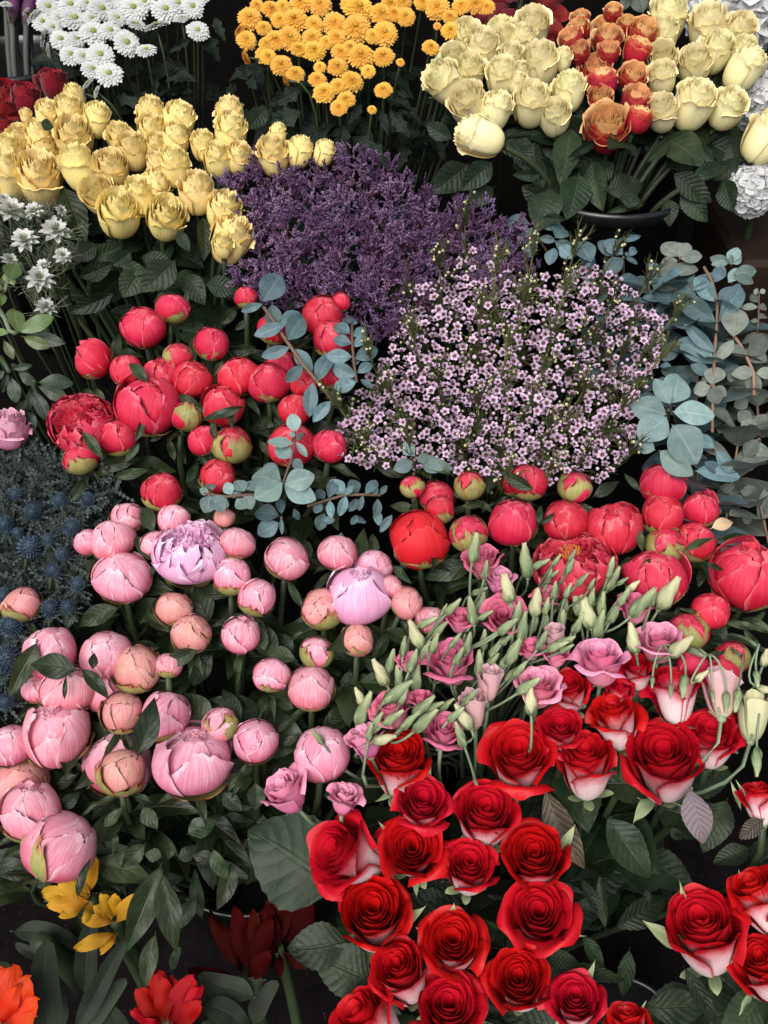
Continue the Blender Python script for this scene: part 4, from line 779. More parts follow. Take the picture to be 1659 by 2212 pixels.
ROSE = {'CREAM':dict(n=24,H=1.22,r1=.41,flare=.26,droop=.15,roll=.05,point=.0,ruff=.018,rag=.022,dome=.01,wid=(1.6,1.0),belly=1.10,openat=.5,cut=.10,showback=22),
        'YELLOW':dict(n=24,H=1.22,r1=.41,flare=.22,droop=.16,roll=.05,point=.0,ruff=.02,rag=.028,dome=.01,wid=(1.6,1.0),belly=1.12,openat=.5,cut=.11,showback=22),
        'FLAME':dict(n=30,H=.88,r1=.42,flare=.24,droop=.16,roll=.03,point=.0,ruff=.026,rag=.016,dome=.04,wid=(1.2,1.1),belly=1.08,openat=.6,cut=.10,showback=11),
        'DARKRED':dict(n=22,H=.9,r1=.43,flare=.25,droop=.14,roll=.05,point=.05,ruff=.02,dome=.05),
        'RED':dict(n=21,H=.98,r0=.025,r1=.355,flare=.27,droop=.19,roll=.06,point=.24,ruff=.014,dome=.05,wid=(1.75,1.0),pw=.92,openat=.72,cut=.20,showback=8,base=.08,funnel=.045),
        'REDT':dict(n=23,H=1.06,r0=.02,r1=.36,flare=.20,droop=.15,roll=.05,point=.20,ruff=.012,dome=.03,wid=(1.7,.95),pw=.88,openat=.8,cut=.22,showback=7,base=.08,funnel=.04),
        'REDS':dict(n=18,H=1.05,r0=.025,r1=.36,flare=.32,droop=.22,roll=.06,point=.14,ruff=.013,dome=.03,wid=(1.65,.95),pw=.95,openat=.62,cut=.22,showback=9,funnel=.05)}
RM = {'CREAM':('cream_in','cream_out','cream_out'),'YELLOW':('yellow_in','yellow_out','yellow_out'),'FLAME':('flame_in','flame_mid','flame_out'),'DARKRED':('dark_in','dark_in'),'RED':('red_in','red_mid','red_out'),'REDS':('red_in','red_mid','red_out'),'REDT':('red_in','red_mid','red_out')}
GROUPS = {'CREAM':'cream roses in the top right bucket','YELLOW':'soft yellow roses at the left','FLAME':'orange and red roses among the cream ones','DARKRED':'dark red roses in the top left corner','RED':'red and white roses at the lower right',
          'CORAL_L':'coral peonies left of the waxflowers','CORAL_R':'coral peonies above the lisianthus','PINK':'pink peonies at the left','LISI':'pink lisianthus flowers','WHITE':'white chrysanthemums','GOLD':'golden chrysanthemums'}
for g in ('CREAM','YELLOW','FLAME','DARKRED','RED'):
    for h in BY[g]:
        rs = h['rs']; style = 'REDS' if g == 'RED' and h['face'] < 45 else 'REDT' if g == 'RED' and h['i'] % 5 in (1,3) else g
        me = lib((style, rs.randrange(7)), lambda: rose_head(hash_(style)+len(LIBR), [M[k] for k in RM[style]], **ROSE[style])); wd, hh = span(me)
        s = h['w']/wd; ax = axis(h['x'], h['y'], h['ang'], h['face']+(6 if g in ('CREAM','YELLOW','FLAME') else -8 if h['face'] > 60 else 0)); ch = hh*(.5+.32*max(0, math.sin(R_(h['face']))))
        b = h['P']-ax*ch*s; h['base'] = b; rt = root('rose', b, h['label'], 'rose', GROUPS[g]); h['rt'] = rt; h['ax'] = ax
        q = aim(ax, rs.uniform(0,6.28)); part('bloom', me, rt, (0,0,0), q, s)
        part('calyx', lib(('calyx',g,rs.randrange(3)), lambda: calyx_mesh(rs.randrange(999), M['sepal'] if g in ('x',) else M['lbud'] if g == 'RED' else M['gdark'], .55 if g == 'RED' else .45, .075, .55)), rt, ax*.0, q, s)
        key = 'REDR' if g == 'RED' and h['x'] > 1380 and h['y'] > 1750 else g
        st_ = stem_part(rt, b, ax, key, .0036 if g != 'RED' else .0042); h['st'] = st_
        auto_leaves(rt, st_, ax, {'CREAM':3,'YELLOW':3,'FLAME':2,'DARKRED':1,'RED':7}[g], 'rose', .075 if g != 'RED' else .085, rs, 2, 4 if g != 'RED' else 6)
# peonies
PK = {'CORAL_L':'coral','CORAL_R':'coral','PINK':'pink'}
def sepals(rt, q, s, kind, seed):
    rs = random.Random(seed); spec = {'bud':[(-28,46)]*2+[(-15,40)],'half':[(12,52),(-12,48),(0,44)],'halfside':[(22,40),(-30,40)],'green':[(66,62),(48,58),(58,60)],'worn':[(22,50),(-5,46),(-2,48)],'open':[(-30,44)]*2,'openl':[(-30,44)]*2,'loose':[(-22,46),(-8,40)],'tulip':[(-20,40),(-10,44)],'scarlet':[(-14,52),(-2,34),(-30,40)],'lilac':[(-30,40),(-15,34)]}[kind]
    for k, (top, wid) in enumerate(spec):
        tp = top+rs.uniform(-10,10); me = lib(('sepal', int(top), wid, rs.randrange(3)), lambda: peony_sepal(rs.randrange(9999), tp, wid))
        part('sepal', me, rt, (0,0,0), q @ Quaternion((0,0,1), k*2*math.pi/len(spec)+rs.uniform(-.4,.4)), s)
for g in ('CORAL_L','CORAL_R','PINK'):
    for h in BY[g]:
        rs = h['rs']; kd = h['kind']; mat = {'scarlet':'scarlet','openl':'lilac','lilac':'lilac','worn':'worn' if g == 'PINK' else 'coral'}.get(kd, PK[g])
        shape = {'openl':'open','open':'open','loose':'loose','tulip':'tulip','lilac':'loose'}.get(kd, 'bud')
        me = lib(('peony', mat, shape, rs.randrange(5 if shape == 'bud' else 3)), lambda: peony(hash_(mat+shape)+len(LIBR), M[mat], shape)); wd, hh = span(me); s = h['w']/wd
        ax = axis(h['x'], h['y'], h['ang'], h['face']); b = h['P']-ax*.45*s; rt = root('peony', b, h['label'], 'peony', GROUPS[g]); h['rt'] = rt; h['ax'] = ax
        q = aim(ax, rs.uniform(0,6.28)); oz = rs.uniform(.92,1.08); part('bloom', me, rt, ax*.45*s, q, (s,s,s*oz)); 
        for o in ():
            pass
        if kd == 'open' and g == 'CORAL_R':
            m = MB()
            for k in range(46): a = k*2.39996; r = .12*math.sqrt(k/46); tube(m, [(r*.5*math.cos(a), r*.5*math.sin(a), .05), (r*math.cos(a), r*math.sin(a), .22), (1.15*r*math.cos(a), 1.15*r*math.sin(a), .27)], .008, .014, 4)
            part('stamens', m.mesh('stamens', M['stamen']), rt, ax*.45*s, q, s)
        n0 = len(rt.children); sepals(rt, q, s, kd or 'bud', g+str(h['i']))
        for o in list(rt.children)[n0:]: o.location = Vector(ax*.45*s); o.scale = (s,s,s*oz)
        st_ = stem_part(rt, b+ax*.01*s, ax, g, .0038); h['st'] = st_
        for k in range(2):                                     # the narrow bracts right under the head
            v = rvec(rs); v -= ax*v.dot(ax); v /= np.linalg.norm(v); put_leaf(rt, leafvar('narrow', rs.randrange(4)), b-ax*.004, v*.9-ax*.2+toward_cam(b)*.1, ax*.8+toward_cam(b)*.5, rs.uniform(.03,.05))
        auto_leaves(rt, st_, ax, 8 if g == 'PINK' else 6, 'peony' if g == 'PINK' else ('narrow' if rs.random() < .6 else 'peony'), .078 if g == 'PINK' else .064, rs, 1, 7)
# lisianthus flowers
LS = dict(n=11,H=.86,r0=.05,r1=.38,flare=.40,droop=.18,roll=.06,point=.06,ruff=.03,rag=.006,dome=.06,wid=(1.4,1.05),openat=.4,cut=.14,showback=6,funnel=.05)
for h in BY['LISI']:
    rs = h['rs']; kd = h['kind']; mt = {'m':('lisi','lisi_out'),'l':('lisi_light','lisi_light'),'l2':('lisi_light','lisi_out'),'p':('lisi_pale','lisi_pale'),'w':('lbud_pale','lbud_pale')}[kd]
    pr = dict(LS); 
    if kd in 'pw': pr.update(flare=.12, r1=.36, H=1.25, roll=.03, n=7)
    me = lib(('lisi', kd, rs.randrange(4)), lambda: rose_head(hash_('lisi'+kd)+len(LIBR), [M[k] for k in mt], **pr)); wd, hh = span(me); s = h['w']/wd
    ax = axis(h['x'], h['y'], h['ang'], h['face']+(14 if h['face'] > 0 else 0)); b = h['P']-ax*hh*.55*s; rt = root('lisianthus', b, h['label'], 'lisianthus', GROUPS['LISI']); h['rt'] = rt
    q = aim(ax, rs.uniform(0,6.28)); part('bloom', me, rt, (0,0,0), q, s); part('calyx', lib(('lcal',rs.randrange(3)), lambda: calyx_mesh(rs.randrange(999), M['stem_pale'], .45, .03, .3)), rt, (0,0,0), q, s)
    h['st'] = stem_part(rt, b, ax, 'LISI', .0022, 'stem_pale')
# lisianthus buds: each spray carries two or three
bd = []
for i, (q, kind, _) in enumerate(rows(LBUD)+rows(HANG)):
    x, y = D(int(q[0]), q[1], q[2]); hang = i >= len(rows(LBUD)); L = q[3]*K
    bd.append(dict(x=x, y=y, L=L, a=q[4], p='p' in kind, hang=hang, i=i))
def bud_depth(b):
    t = tier(b['x'], b['y'])-.015-(.02 if b['hang'] else 0); d = ray(b['x'], b['y'])
    for _ in range(40):
        p = CAM+d*t
        if all(np.linalg.norm(p-h['P']) > .42*h['w']+.008 for h in H if abs(h['x']-b['x']) < 160 and abs(h['y']-b['y']) < 160): break
        t -= .004
    return max(t, tier(b['x'], b['y'])-.085)
for b in bd: b['t'] = bud_depth(b); b['w'] = b['L']*b['t']/F; b['P'] = CAM+ray(b['x'], b['y'])*b['t']
left = list(bd); spr = []
while left:
    a = left.pop(0); near = sorted((c for c in left if c['hang'] == a['hang']), key=lambda c: (c['x']-a['x'])**2+(c['y']-a['y'])**2)[:2]
    near = [c for c in near if abs(c['x']-a['x'])+abs(c['y']-a['y']) < 75]
    for c in near: left.remove(c)
    spr.append([a]+near)
spr.sort(key=lambda s: (round(np.mean([b['y'] for b in s])/70), np.mean([b['x'] for b in s])))
def near_head(x, y):
    c = [h for h in H if h['g'] in ('RED','LISI','CORAL_R','PINK') and h['label']]; return min(c, key=lambda h: (h['x']-x)**2+(h['y']-y)**2)
SPR_ROWS = {}
for s in spr: SPR_ROWS.setdefault(round(np.mean([b['y'] for b in s])/70), []).append(s)
rk = sorted(SPR_ROWS)
for ri, k in enumerate(rk):
    for ci, s in enumerate(SPR_ROWS[k]):
        n = len(s); hang = s[0]['hang']; colr = 'pale cream-green' if all(b['p'] for b in s) else 'grey-green'
        what = ('drooping ' if hang else '')+(f'{colr} lisianthus bud' if n == 1 else f'spray of {["two","three"][n-2]} {colr} lisianthus buds')
        nr = len(SPR_ROWS[k]); col = 'leftmost' if ci == 0 else 'rightmost' if ci == nr-1 else ORD[ci]+' from the left'
        lab = f'{what}, {col} in the {"top" if ri == 0 else "bottom" if ri == len(rk)-1 else ORD[ri]} bud row'
        ctr = np.mean([b['P'] for b in s], axis=0); dirs = [axis(b['x'], b['y'], b['a'], 12 if not b['hang'] else 5) for b in s]
        rs = random.Random(s[0]['i']); base0 = [b['P']-d*b['w']*.45 for b, d in zip(s, dirs)]
        md = np.mean(dirs, axis=0); J = np.mean(base0, axis=0)-md*.035+(0 if hang else 1)*np.array((0,.012,-.02)); 
        if hang: J = np.mean(base0, axis=0)+np.array((rs.uniform(-.01,.01), .035, .012))
        rt = root('lisianthus_spray', J, lab, 'lisianthus', 'lisianthus bud sprays'); sm = MB()
        for b, d, bs in zip(s, dirs, base0):
            me = lib(('lbud', b['p'], b['i'] % 4), lambda: lisi_bud(b['i'], M['lbud_pale' if b['p'] else 'lbud'])); wdt = b['w']*(1.38 if b['p'] else 1.16)
            qq = aim(d, rs.uniform(0,6.28)); bo = part('bud', me, rt, bs-J, qq, (wdt,wdt,b['w'])); part('calyx', lib(('lcx', b['i'] % 3), lambda: lisi_calyx(b['i'], .42)), bo)
            pts = bez(bs, bs-d*.02, J+(bs-J)*.2+(np.array((0,0,.02)) if hang else -md*.01), J, 8); tube(sm, pts-J, .0012 if hang else .0015, .0014 if hang else .0017, 5)
        cv, _ = BUCK['LISI']; e = cv+(ctr-cv)*.25 if not hang else J+np.array((-.01,.10,-.16)); back = (J-md*.05 if not hang else J+np.array((0,.04,-.01)))
        tube(sm, bez(J, back+np.array((0,.01,-.02)), e+np.array((0,0,.12 if not hang else .08)), e, 9)-J, .0019, .0024, 6); part('stem', sm.mesh('stem', M['stem_pale']), rt)
# chrysanthemums
for g in ('WHITE','GOLD'):
    for h in BY[g]:
        rs = h['rs']; k = 'white' if g == 'WHITE' else 'gold'; me, ce = lib(('mum', k, rs.randrange(5)), lambda: mum(hash_(k)+len(LIBR), k)); s = h['w']/1.0
        ax = axis(h['x'], h['y'], h['ang'], h['face']); rt = root('chrysanthemum', h['P']-ax*.04*s, h['label'], 'chrysanthemum', GROUPS[g]); h['rt'] = rt; q = aim(ax, rs.uniform(0,6.28))
        part('ray_petals', me, rt, (0,0,0), q, s); part('flower_eye', ce, rt, (0,0,0), q, s); h['st'] = stem_part(rt, h['P']-ax*.05*s, ax, g, .0017)
        auto_leaves(rt, h['st'], ax, 4, 'mum', .064, rs, 2, 6)
# prominent leaves, each on the nearest stem of its bunch
for g, txt in LEAVES.items():
    for i, ln in enumerate(e for e in txt.replace('\n', ';').split(';') if e.strip()):
        q = ln.split(); t = int(q[0]); bx, by = D(t, float(q[1]), float(q[2])); tx, ty = D(t, float(q[3]), float(q[4])); wr = float(q[5]); off = float(q[6])*.012
        hs = [h for h in BY[g]]; h = min(hs, key=lambda h: (h['x']-bx)**2+(h['y']-by)**2)
        rs = random.Random(g+str(i)); tb = tier(bx, by)+.012+off; tt = tier(tx, ty)+.012+off+rs.uniform(-.008,.008); b = CAM+ray(bx, by)*tb; e = CAM+ray(tx, ty)*tt
        kind = {'RED':'rose','CREAM':'rose','YELLOW':'rose','GOLD':'mum','WHITE':'mum','PINK':'peony'}.get(g, 'narrow' if wr < .3 else 'peony'); base_w = {'rose':.6,'peony':.4,'narrow':.22,'mum':.55}[kind]
        if g == 'RED' and i == 4: kind, base_w = 'bronze', .5
        if g == 'CORAL_R' and i == 11 : pass
        L = np.linalg.norm(e-b); put_leaf(h['rt'], leafvar(kind, rs.randrange(4)), b, e-b, toward_cam(b)+rvec(rs)*.28, L, wx=wr/base_w)
for t, bx, by, tx, ty, wr, kd, g in ((9,1300,130,1455,70,.42,'tan','CORAL_R'),(12,1170,180,1250,555,.42,'mauve','RED'),(12,1640,380,1470,500,.8,'bronze','RED')):
    (bx, by), (tx, ty) = D(t, bx, by), D(t, tx, ty); h = min(BY[g], key=lambda h: (h['x']-bx)**2+(h['y']-by)**2); b, e = P(bx, by, -.01), P(tx, ty, .0)
    put_leaf(h['rt'], leafvar(kd, 1), b, e-b, toward_cam(b), np.linalg.norm(e-b), wx=1.0)
for i, ln in enumerate(e for e in SEPALS.split(';') if e.strip()):
    q = ln.split(); t = int(q[0]); (bx, by), (tx, ty) = D(t, float(q[1]), float(q[2])), D(t, float(q[3]), float(q[4])); h = min(BY['RED'], key=lambda h: (h['x']-bx)**2+(h['y']-by)**2)
    rs = random.Random(i); tb = h['t']+.012; b = CAM+ray(bx, by)*tb; b = h['base']+(b-h['base'])*.4; e = CAM+ray(tx, ty)*(tb-.006); e = b+(e-b)*.8; put_leaf(h['rt'], leafvar('pale', i % 4), b, e-b, toward_cam(b)+rvec(rs)*.4, np.linalg.norm(e-b), 'sepal', wx=float(q[5])/.62)
# ------------------------------------------------------------------ statice: one mass of tiny florets
def inside(x, y, poly):
    c = False; n = len(poly)
    for i in range(n):
        (x0,y0),(x1,y1) = poly[i], poly[i-1]
        if (y0 > y) != (y1 > y) and x < (x1-x0)*(y-y0)/(y1-y0)+x0: c = not c
    return c
def scatter(poly, mind, rs, n=200000, cap=2000):
    xs = [p[0] for p in poly]; ys = [p[1] for p in poly]; out = []; cell = {}
    for _ in range(n):
        x, y = rs.uniform(min(xs), max(xs)), rs.uniform(min(ys), max(ys))
        if not inside(x, y, poly): continue
        k = (int(x//mind), int(y//mind))
        if any((x-a)**2+(y-b)**2 < mind*mind for i in (-1,0,1) for j in (-1,0,1) for a, b in cell.get((k[0]+i,k[1]+j), ())): continue
        cell.setdefault(k, []).append((x,y)); out.append((x,y))
        if len(out) >= cap: break
    return out
def sprig(seed):
    """a flat-topped statice twig, unit height: thin wiry branches edged with one-sided rows of florets"""
    rs = np.random.RandomState(seed); tw = MB(); fl = []
    def branch(p, d, L, lev):
        pts = [p]
        for s in range(4): d = d+rs.normal(0,.12,3); d /= np.linalg.norm(d); p = p+d*L/4; pts.append(p)
        tube(tw, pts, .009 if lev == 0 else .006, .004, 3, cap=False)
        if lev < 2:
            for k in range(5 if lev == 0 else 3):
                t = rs.randint(1,5); e = d+rs.normal(0,.55,3); e[2] = abs(e[2])*.8+.25; e /= np.linalg.norm(e); branch(pts[t], e, L*rs.uniform(.4,.6), lev+1)
        if lev >= 1:
            side = np.cross(d, rs.normal(0,1,3)); side /= np.linalg.norm(side)
            for k in range(9): q = pts[1]+(pts[4]-pts[1])*(k/8); fl.append((q, d*.75+side*.45+rs.normal(0,.22,3)+np.array((0,0,.3))))
    branch(np.zeros(3), np.array((0,0,1.)), .62, 0)
    return np.concatenate(tw.v), tw.f, fl
SPR = [sprig(40+i) for i in range(6)]
POLY_ST = [(488,352),(560,322),(640,330),(700,318),(790,330),(860,350),(900,392),(960,420),(1030,440),(1090,452),(1128,520),(1140,590),(1060,610),(960,600),(890,650),(840,720),(800,690),(720,660),(640,680),(590,640),(520,625),(500,590),(548,540),(548,480),(520,420),(470,420)]
rs = random.Random(5); V_, F_, U_, MI_ = [], [], [], []; nv = 0; rn = np.random.RandomState(3)
cvp = P(800, 520)+np.array((0,.10,-.34))
for (x, y) in scatter(POLY_ST, 17, rs, cap=760):
    x += rs.gauss(0,9); y += rs.gauss(0,9)-max(0, rs.gauss(-8,14)); v, f, fl = SPR[rs.randrange(6)]; tipP = P(x, y, rs.uniform(-.016,.035)); d = (tipP-cvp); d /= np.linalg.norm(d); d = d*.8+toward_cam(tipP)*.35+rvec(rs)*.22; d /= np.linalg.norm(d); s = rs.uniform(.045,.062)
    Q = np.array(aim(d, rs.uniform(0,6.28)).to_matrix())*s; b = tipP-d*s*.85
    W = v@Q.T+b; V_.append(W); F_ += [tuple(i+nv for i in q) for q in f]; MI_ += [1]*len(f); U_.append(np.tile((.5,.5),(len(W),1))); nv += len(W); shade = rs.uniform(-.30,.2); uu = min(1, max(0, rs.gauss(.4,.28)))
    for q, e in fl:
        e = e/np.linalg.norm(e); q = Q@q+b; e = Q@e/s; L = rn.uniform(.0036,.0060); r = .00098; a = np.cross(e,(.3,.7,.64)); a /= np.linalg.norm(a); c2 = np.cross(e,a); m = q+e*L*.6; tcol = np.clip(rn.uniform(.55,1.0)+shade, .1, 1)
        V_.append(np.array([q, m+a*r, m-a*r*.5+c2*r*.87, m-a*r*.5-c2*r*.87, q+e*L])); U_.append(np.array([(uu,.12),(uu,tcol*.55),(uu,tcol*.55),(uu,tcol*.55),(uu,tcol)]))
        F_ += [(nv,nv+2,nv+1),(nv,nv+3,nv+2),(nv,nv+1,nv+3),(nv+4,nv+1,nv+2),(nv+4,nv+2,nv+3),(nv+4,nv+3,nv+1)]; MI_ += [0]*6; nv += 5
mb = MB(); mb.v = V_; mb.f = F_; mb.uv = U_; mb.m = MI_; mb.n = nv
solo('statice', mb.mesh('statice', [M['stat'], M['stem_dim']], False), 'mass of tiny purple statice florets between the yellow roses and waxflowers', 'statice', None, 'stuff')

# ------------------------------------------------------------------ waxflower sprays
POLY_WX = [(1000,505),(1050,560),(1130,585),(1200,600),(1290,575),(1340,600),(1395,660),(1440,690),(1425,750),(1405,830),(1370,890),(1375,960),(1335,1010),(1290,1040),(1230,1055),(1160,1040),(1085,1050),(1010,1020),(930,1010),(860,1010),(800,1010),(735,985),(730,930),(770,850),(830,770),(855,690),(900,620),(970,600),(985,560)]
rs = random.Random(9); fl = scatter(POLY_WX, 11.8, rs, cap=1050)
tips = scatter(POLY_WX, 82, random.Random(2), cap=40)
wconv = P(1080, 800)+np.array((.02,.10,-.33))
tips.sort(key=lambda p: (round(p[1]/110), p[0])); wrows = {}
for tp in tips: wrows.setdefault(round(tp[1]/110), []).append(tp)
wk = sorted(wrows); WX = []
for ri, k in enumerate(wk):
    for ci, tp in enumerate(wrows[k]):
        tipP = P(*tp, -.01); n = len(wrows[k]); col = 'leftmost' if ci == 0 else 'rightmost' if ci == n-1 else ORD[ci]+' from the left'
        rt = root('waxflower_spray', tipP, f'mauve waxflower spray, {col} in the {"top" if ri == 0 else "bottom" if ri == len(wk)-1 else ORD[ri]} row of its bunch', 'waxflower', 'waxflower sprays')
        d = tipP-wconv; L = np.linalg.norm(d); d /= L; d2 = d*.55+np.array((0,-.35,.75)); d2 /= np.linalg.norm(d2); ax0 = bez(wconv+(tipP-wconv)*.05, wconv+d*L*.5, tipP-d2*.10, tipP+d2*.03, 12)
        WX.append(dict(rt=rt, tip=tipP, tp=tp, axis=ax0, mb=MB(), d=d2))
blos = [lib(('wax', k), lambda: wax_blossom(60+k)) for k in range(5)]
def wbud(k, mat):
    m = MB(); sphere(m, (0,0,0), .5, 9, 7, 0, 1.05); tube(m, [(0,0,-.95),(0,0,-.55),(0,0,-.3)], .2, .42, 6, 1); return m.mesh('waxflower_bud', [M[mat], M['needle']])
wb = [wbud(0, 'waxbud'), wbud(1, 'waxbud2')]
def needle(mb, p, d, L, r=.0006): tube(mb, [p, p+d*L*.5, p+d*L], r, r*.45, 3, cap=False)
for i, (x, y) in enumerate(fl):
    if math.sin(x*.043+1.3*math.sin(y*.031))+math.sin(y*.051+x*.017) < -1.93: continue
    w_ = min(WX, key=lambda w_: (w_['tp'][0]-x)**2*1.6+(w_['tp'][1]+35-y)**2); p = P(x, y, rs.uniform(-.014,.045)); bud = rs.random() < .30
    ax = toward_cam(p)*rs.uniform(.25,1.0)+np.array((0,0,.75))+rvec(rs)*.6; ax /= np.linalg.norm(ax); kz = min(range(12), key=lambda k: np.linalg.norm(w_['axis'][k]-(p-w_['d']*.035))); j = w_['axis'][kz]
    q = bez(j, j+w_['d']*.015, p-ax*.012, p-ax*.002, 6); tube(w_['mb'], q-w_['tip'], .0007, .0005, 4, cap=False)
    for s in range(5): nd = w_['d']*.7+rvec(rs)*.6; needle(w_['mb'], q[s]-w_['tip'], nd/np.linalg.norm(nd), rs.uniform(.008,.015), .0008)
    if bud:
        k = 1 if rs.random() < .4 else 0; sz = rs.uniform(.0042,.0058) if k == 0 else rs.uniform(.003,.0042); part('bud', wb[k], w_['rt'], p-w_['tip'], aim(ax, 0), sz)
    else: part('blossom', blos[rs.randrange(5)], w_['rt'], p-w_['tip'], aim(ax, rs.uniform(0,6.28)), rs.uniform(.0095,.0140))
for w_ in WX:
    rs = random.Random(int(w_['tp'][0])); tube(w_['mb'], w_['axis']-w_['tip'], .0016, .0008, 5)
    for b in range(12):                                          # needle-leaved side twigs standing out of the flowers
        k = 5+b; s = w_['axis'][min(k,11)]; d = w_['d']+rvec(rs)*.4+np.array((0,0,.25)); d /= np.linalg.norm(d); L = rs.uniform(.025,.05); tube(w_['mb'], [s-w_['tip'], s+d*L*.5-w_['tip'], s+d*L-w_['tip']], .0008, .0004, 4, cap=False)
        for n in range(13): nd = d*.9+rvec(rs)*.5; needle(w_['mb'], s+d*L*(n/12)-w_['tip'], nd/np.linalg.norm(nd), rs.uniform(.007,.014))
        for n in range(rs.randrange(3)): e = s+d*L*rs.uniform(.7,1.05)+rvec(rs)*.004; part('bud', wb[1], w_['rt'], e-w_['tip'], aim(d,0), rs.uniform(.003,.0042))
    part('twig', w_['mb'].mesh('twig', M['needle']), w_['rt'])

# ------------------------------------------------------------------ eucalyptus
def euc(sheet, pts, L, n, kind, label, seed, rosette=0, tipL=.4, woody='stem_brown'):
    """a stem through picture points (x, y, nearer/farther cm) with opposite pairs of leaves, each pair turned a quarter"""
    rs = random.Random(seed); c = [P(*D(sheet, x, y), o*.01) for x, y, o in pts]; c = np.array(c)
    if len(c) == 2: c = np.array([c[0], c[0]*.67+c[1]*.33, c[0]*.33+c[1]*.67, c[1]])
    if len(c) == 3: c = np.array([c[0], c[0]*.4+c[1]*.6, c[1]*.7+c[2]*.3, c[2]])
    q = bez(c[0], c[1], c[2], c[3], 24); Lw = L*(K if sheet else 1)*tier(*D(sheet, *pts[0][:2]))/F; rt = root('eucalyptus_sprig', q[0], label, 'eucalyptus', 'eucalyptus sprigs')
    mb = MB(); tube(mb, q-q[0], .0022, .0009, 6); part('stem', mb.mesh('stem', M[woody]), rt); a0 = rs.uniform(0,3.14)
    for k in range(n):
        t = (k+.6)/n; i = min(22, int(t*23)); p = q[i]; d = q[i+1]-q[i]; d /= np.linalg.norm(d); s = np.cross(d, (.2,.3,.9)); s /= np.linalg.norm(s); u = np.cross(d, s)
        ll = Lw*(1-(1-tipL)*t**1.6)*rs.uniform(.85,1.1); a = a0+k*math.pi/2+rs.uniform(-.25,.25)
        for sg in (0, math.pi):
            o = s*math.cos(a+sg)+u*math.sin(a+sg); ld = o*.95+d*(.30+.45*t)+np.array((0,0,-.12)); nr = d*.9+toward_cam(p)*.55-o*.25
            put_leaf(rt, leafvar(kind, rs.randrange(4)), p, ld, nr, ll, wx=rs.uniform(.8,1.15))
    return rt
def euc_px(sheet, x0, y0, leaves, kind, label, seed, stem=None, off=-2, wr=.62):
    rs = random.Random(seed); p0 = P(*D(sheet, x0, y0), off*.01); rt = root('eucalyptus_sprig', p0, label, 'eucalyptus', 'eucalyptus sprigs'); mb = MB()
    e = P(*D(sheet, *(stem or (x0, y0+160))), .12); tube(mb, bez(p0, p0-toward_cam(p0)*.04, e+toward_cam(e)*.05, e, 9)-p0, .0016, .0022, 6); part('stem', mb.mesh('stem', M['stem_brown']), rt); base = {'euc':.72}.get(kind,.66)
    for i, lf in enumerate(leaves):
        bx, by, tx, ty = lf[:4]; w2 = lf[4] if len(lf) > 4 else wr; oo = lf[5] if len(lf) > 5 else 0; b = P(*D(sheet, bx, by), (off+oo)*.01); t = P(*D(sheet, tx, ty), (off+oo+rs.uniform(-.5,1.2))*.01)
        put_leaf(rt, leafvar(kind, rs.randrange(4)), b, t-b, toward_cam(b)+rvec(rs)*.3+np.array((0,0,.2)), np.linalg.norm(t-b), wx=w2/base)
    return rt
euc_px(5, 60, 330, [(50,300,160,110,.72),(60,310,-85,360,.35),(110,310,140,470,.6,1),(200,440,0,500,.42,-.3),(150,430,300,370,.55,.5),(230,580,40,640,.4),(200,540,320,370,.6,-.4),(240,590,370,720,.55,.4),(310,690,200,800,.5),(370,790,340,1010,.42),(390,800,480,600,.42,.2),(480,910,370,1040,.45),(470,900,560,900,.35)], 'euc_blue', 'long grey-blue eucalyptus stem slanting across the coral peonies', 1, (500,940), -5)
o = C.objects[-1]
def euc_stemline(rt, sheet, pts, off, r=.0018):
    c = [P(*D(sheet, x, y), off*.01) for x, y in pts]; mb = MB(); tube(mb, np.array(c)-np.array(rt.location), r, r, 6); part('stem', mb.mesh('stem', M['stem_brown']), rt)
rt_ = [o for o in C.objects if o.name.startswith('eucalyptus_sprig')][-1]; euc_stemline(rt_, 5, [(60,330),(130,430),(215,560),(300,680),(390,790),(490,910)], -4.9, .0022)
rt_ = euc_px(5, 610, 460, [(600,440,560,385,.6),(610,440,640,400,.5),(600,500,495,430,.6),(610,510,705,470,.6),(610,560,490,525,.6),(620,580,700,500,.55,-.4),(615,640,445,630,.55),(620,650,780,590,.55),(625,700,640,640,.5),(640,760,480,700,.6),(640,740,740,680,.55),(640,800,490,830,.6),(650,790,570,800,.4),(660,780,740,830,.4)], 'euc_blue', 'upright eucalyptus sprig between coral peonies and waxflowers', 2, (620,880), -4)
euc_stemline(rt_, 5, [(610,440),(612,560),(622,680),(640,800)], -3.9)
rt_ = euc_px(5, 250, 1110, [(258,1110,240,985,.7),(260,1125,218,1125,.8,-.4),(265,1125,310,1140,.8,-.4),(250,1180,80,1160,.4),(262,1170,335,1260,.42),(240,1270,130,1180,.6,.6),(230,1280,310,1330,.7,.5),(175,1425,-20,1370,.85),(180,1420,10,1530,.75,-.5),(185,1430,380,1370,.7,-.8),(180,1430,385,1530,.62,.6),(170,1400,50,1310,.6,1)], 'euc', 'palest eucalyptus rosette with its upright tip, in front of coral peonies', 3, (200,1500), -6)
euc_stemline(rt_, 5, [(258,1090),(250,1180),(235,1270),(178,1430)], -5.9, .0013)
rt_ = euc_px(4, 1300, 1500, [(1300,1495,1240,1460,.7),(1310,1500,1270,1610,.9,-.3),(1320,1500,1390,1600,.8),(1320,1470,1300,1420,.7),(1400,1500,1345,1590,.95),(1440,1500,1400,1420,.8),(1450,1520,1480,1430,.7),(1470,1520,1530,1590,.9),(1520,1480,1470,1400,.9),(1530,1490,1560,1590,.8),(1600,1480,1550,1400,.9)], 'euc', 'pale round-leaved eucalyptus spray lying left towards the pink peonies', 4, (1640,1520), -4)
